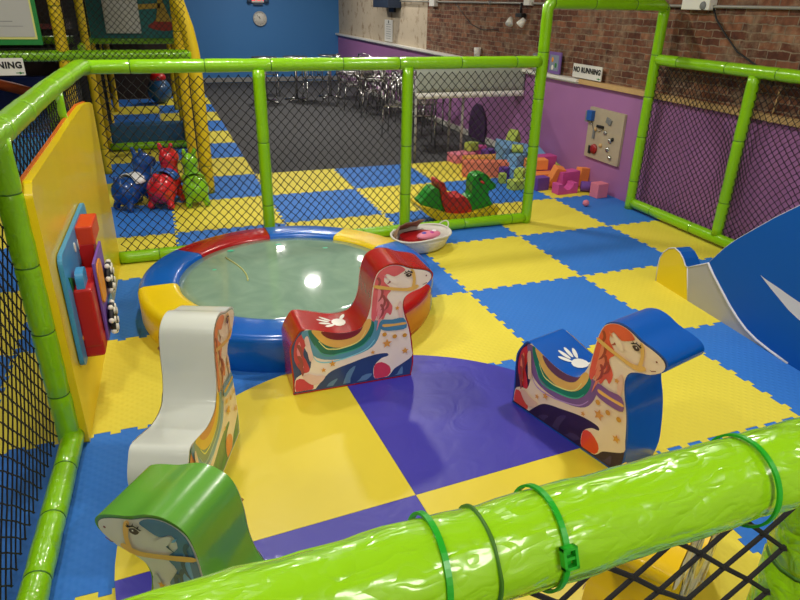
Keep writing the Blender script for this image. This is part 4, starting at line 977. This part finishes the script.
# ------------------------------------------------------------ indoor play structure on the left
ps = thing('play_structure', 'tall netted indoor play structure of yellow and lime padded tubes at the far left', 'play structure', (0, 0, 0))
Y1, Y2 = 1.3, 3.84
padded([(-1.60, Y1, 0), (-1.60, Y1, 1.2), (-1.605, Y1, 1.45), (-1.64, Y1, 1.68), (-1.71, Y1, 1.95), (-1.86, Y1, 2.25), (-2.1, Y1, 2.5), (-2.5, Y1, 2.62)], .065, M_yelt, seam=2.5).build('arch_tube', ps)
for x, y, r_ in ((-1.72, Y1+.18, .05), (-2.79, Y1, .055), (-2.68, 2.5, .045), (-2.72, Y2, .045), (-1.62, 2.6, .05), (-1.66, Y2, .05), (-1.66, 5.4, .05), (-2.75, 5.4, .05), (-1.68, 7.4, .05), (-2.75, 7.4, .05), (-3.9, Y1, .055), (-4.9, Y1, .055), (-4.0, Y2, .05)):
    padded([(x, y, 0), (x, y, 2.9)], r_, M_yelt, seam=1.4).build('post', ps)
for (a, b) in (((-5.2, Y1-.02, 1.43), (-1.63, Y1-.02, 1.43)), ((-5.2, Y2, 1.43), (-1.62, Y2, 1.43)), ((-2.7, Y2-.05, .06), (-1.6, Y2-.05, .06)), ((-2.72, Y1, .05), (-4.9, Y1, .05)), ((-1.66, Y2, 1.43), (-1.66, 7.4, 1.43)), ((-2.73, 2.0, 1.43), (-2.73, Y2, 1.43))):
    padded([a, b], .05, M_green, seam=.8).build('cross_tube', ps)
net('upper_net', (-5.1, Y1-.09, 1.37), (1, 0, 0), (0, 0, 1), 3.45, 1.35, ps, cw=.056, ch=.06, r=.0028, seed=31)
net('side_net', (-1.66, Y1+.25, .05), (0, 1, 0), (0, 0, 1), 6, 2.6, ps, cw=.08, ch=.08, r=.003, seed=32)
net('side_net', (-2.73, Y1+.1, .1), (0, 1, 0), (0, 0, 1), 4, 2.6, ps, cw=.08, ch=.08, r=.003, seed=33)
MB().box((-2.15, Y2+.16, .17), (1.05, .22, .33), mat('teal blue vinyl', (36, 92, 138), .5, coat=.1)).build('step_pad', ps, bevel=.02)
MB().box((-3.4, 6.6, 1.52), (3.5, 5.3, .06), M_dkbrown).build('upper_deck', ps)
MB().box((-3.4, 9.3, 1.4), (3.6, .06, 2.9), M_dkbrown).build('end_panel', ps)
MB().box((-4.0, 2.55, 2.25), (2.3, .05, 1.4), M_dkbrown).build('upper_back_board', ps)
MB().box((-4.0, 3.4, .68), (2.4, .05, 1.35), M_dkbrown).build('lower_back_board', ps)
MB().box((-3.7, 3.3, .8), (1.6, .12, .5), mat('dim blue pad', (36, 60, 140), .5)).build('blue_side_pad', ps)
MB().tube([(-4.6, 3.0, 1.25), (-3.5, 2.9, .95), (-2.9, 2.8, .75)], .06, mat('orange tube', (200, 90, 40), .5), 12).build('orange_tube', ps)
MB().box((-3.5, 2.5, 1.64), (1.2, .1, .05), mat('dusty red rail', (120, 52, 50), .6)).build('red_rail', ps)
mu = thing('painted_mural_board', 'teal painted board with a yellow and red figure behind the upper net', 'mural', (-2.12, 3.72, 1.46))
MB().box((0, 0, .6), (1.16, .03, 1.2), mat('mural teal', (28, 110, 112), .6, var=.2, vscale=3)).build('board', mu)
m2 = MB(); m2.prism(smoothpoly([(.12, .14), (.22, .10), (.36, .09), (.50, .13), (.47, .18), (.40, .20), (.30, .26), (.20, .20)], 3), -.022, -.017, mat('mural red', (150, 40, 34), .6))
m2.prism([(.22, .2), (.42, .2), (.37, .34), (.32, .5), (.28, .5), (.26, .34)], -.026, -.022, mat('mural yellow', (180, 150, 50), .6)); m2.prism([(.02, .34), (.30, .36), (.30, .42), (.02, .40)], -.026, -.022, mat('mural yellow', (180, 150, 50), .6))
m2.build('painted_figure', mu)
sh = MB().box((-2.30, 3.66, 1.75), (.42, .012, .46), mat('white board sheet', (205, 205, 200), .6)); tag(sh.build('white_sheet', bevel=.002), 'white rectangular sheet hung in front of the teal mural board', 'sheet')
bl_ = thing('padded_platform', 'glossy blue padded platform behind the left fence net', 'soft play platform', (-3.7, 2.25, 0))
MB().box((0, 0, .34), (1.75, 1.5, .68), mat('sky blue vinyl', (60, 140, 205), .22, coat=.5, bump=(4, .3, .6))).build('cushion_body', bl_, bevel=.03, seg=3)
MB().tube([(-.87, -.75, .66), (.87, -.75, .66)], .012, M_blu, 8).build('edge_piping', bl_)
gb = thing('play_ball', 'large dark blue ball with a red top inside the play structure', 'ball', (-1.95, 8.3, 0))
MB().ball((0, 0, .25), (.23, .23, .25), mat('ball blue', (36, 84, 130), .35, coat=.2), 16).build('lower_half', gb)
MB().ball((0, 0, .50), (.15, .15, .10), M_tred, 12).build('red_top', gb)
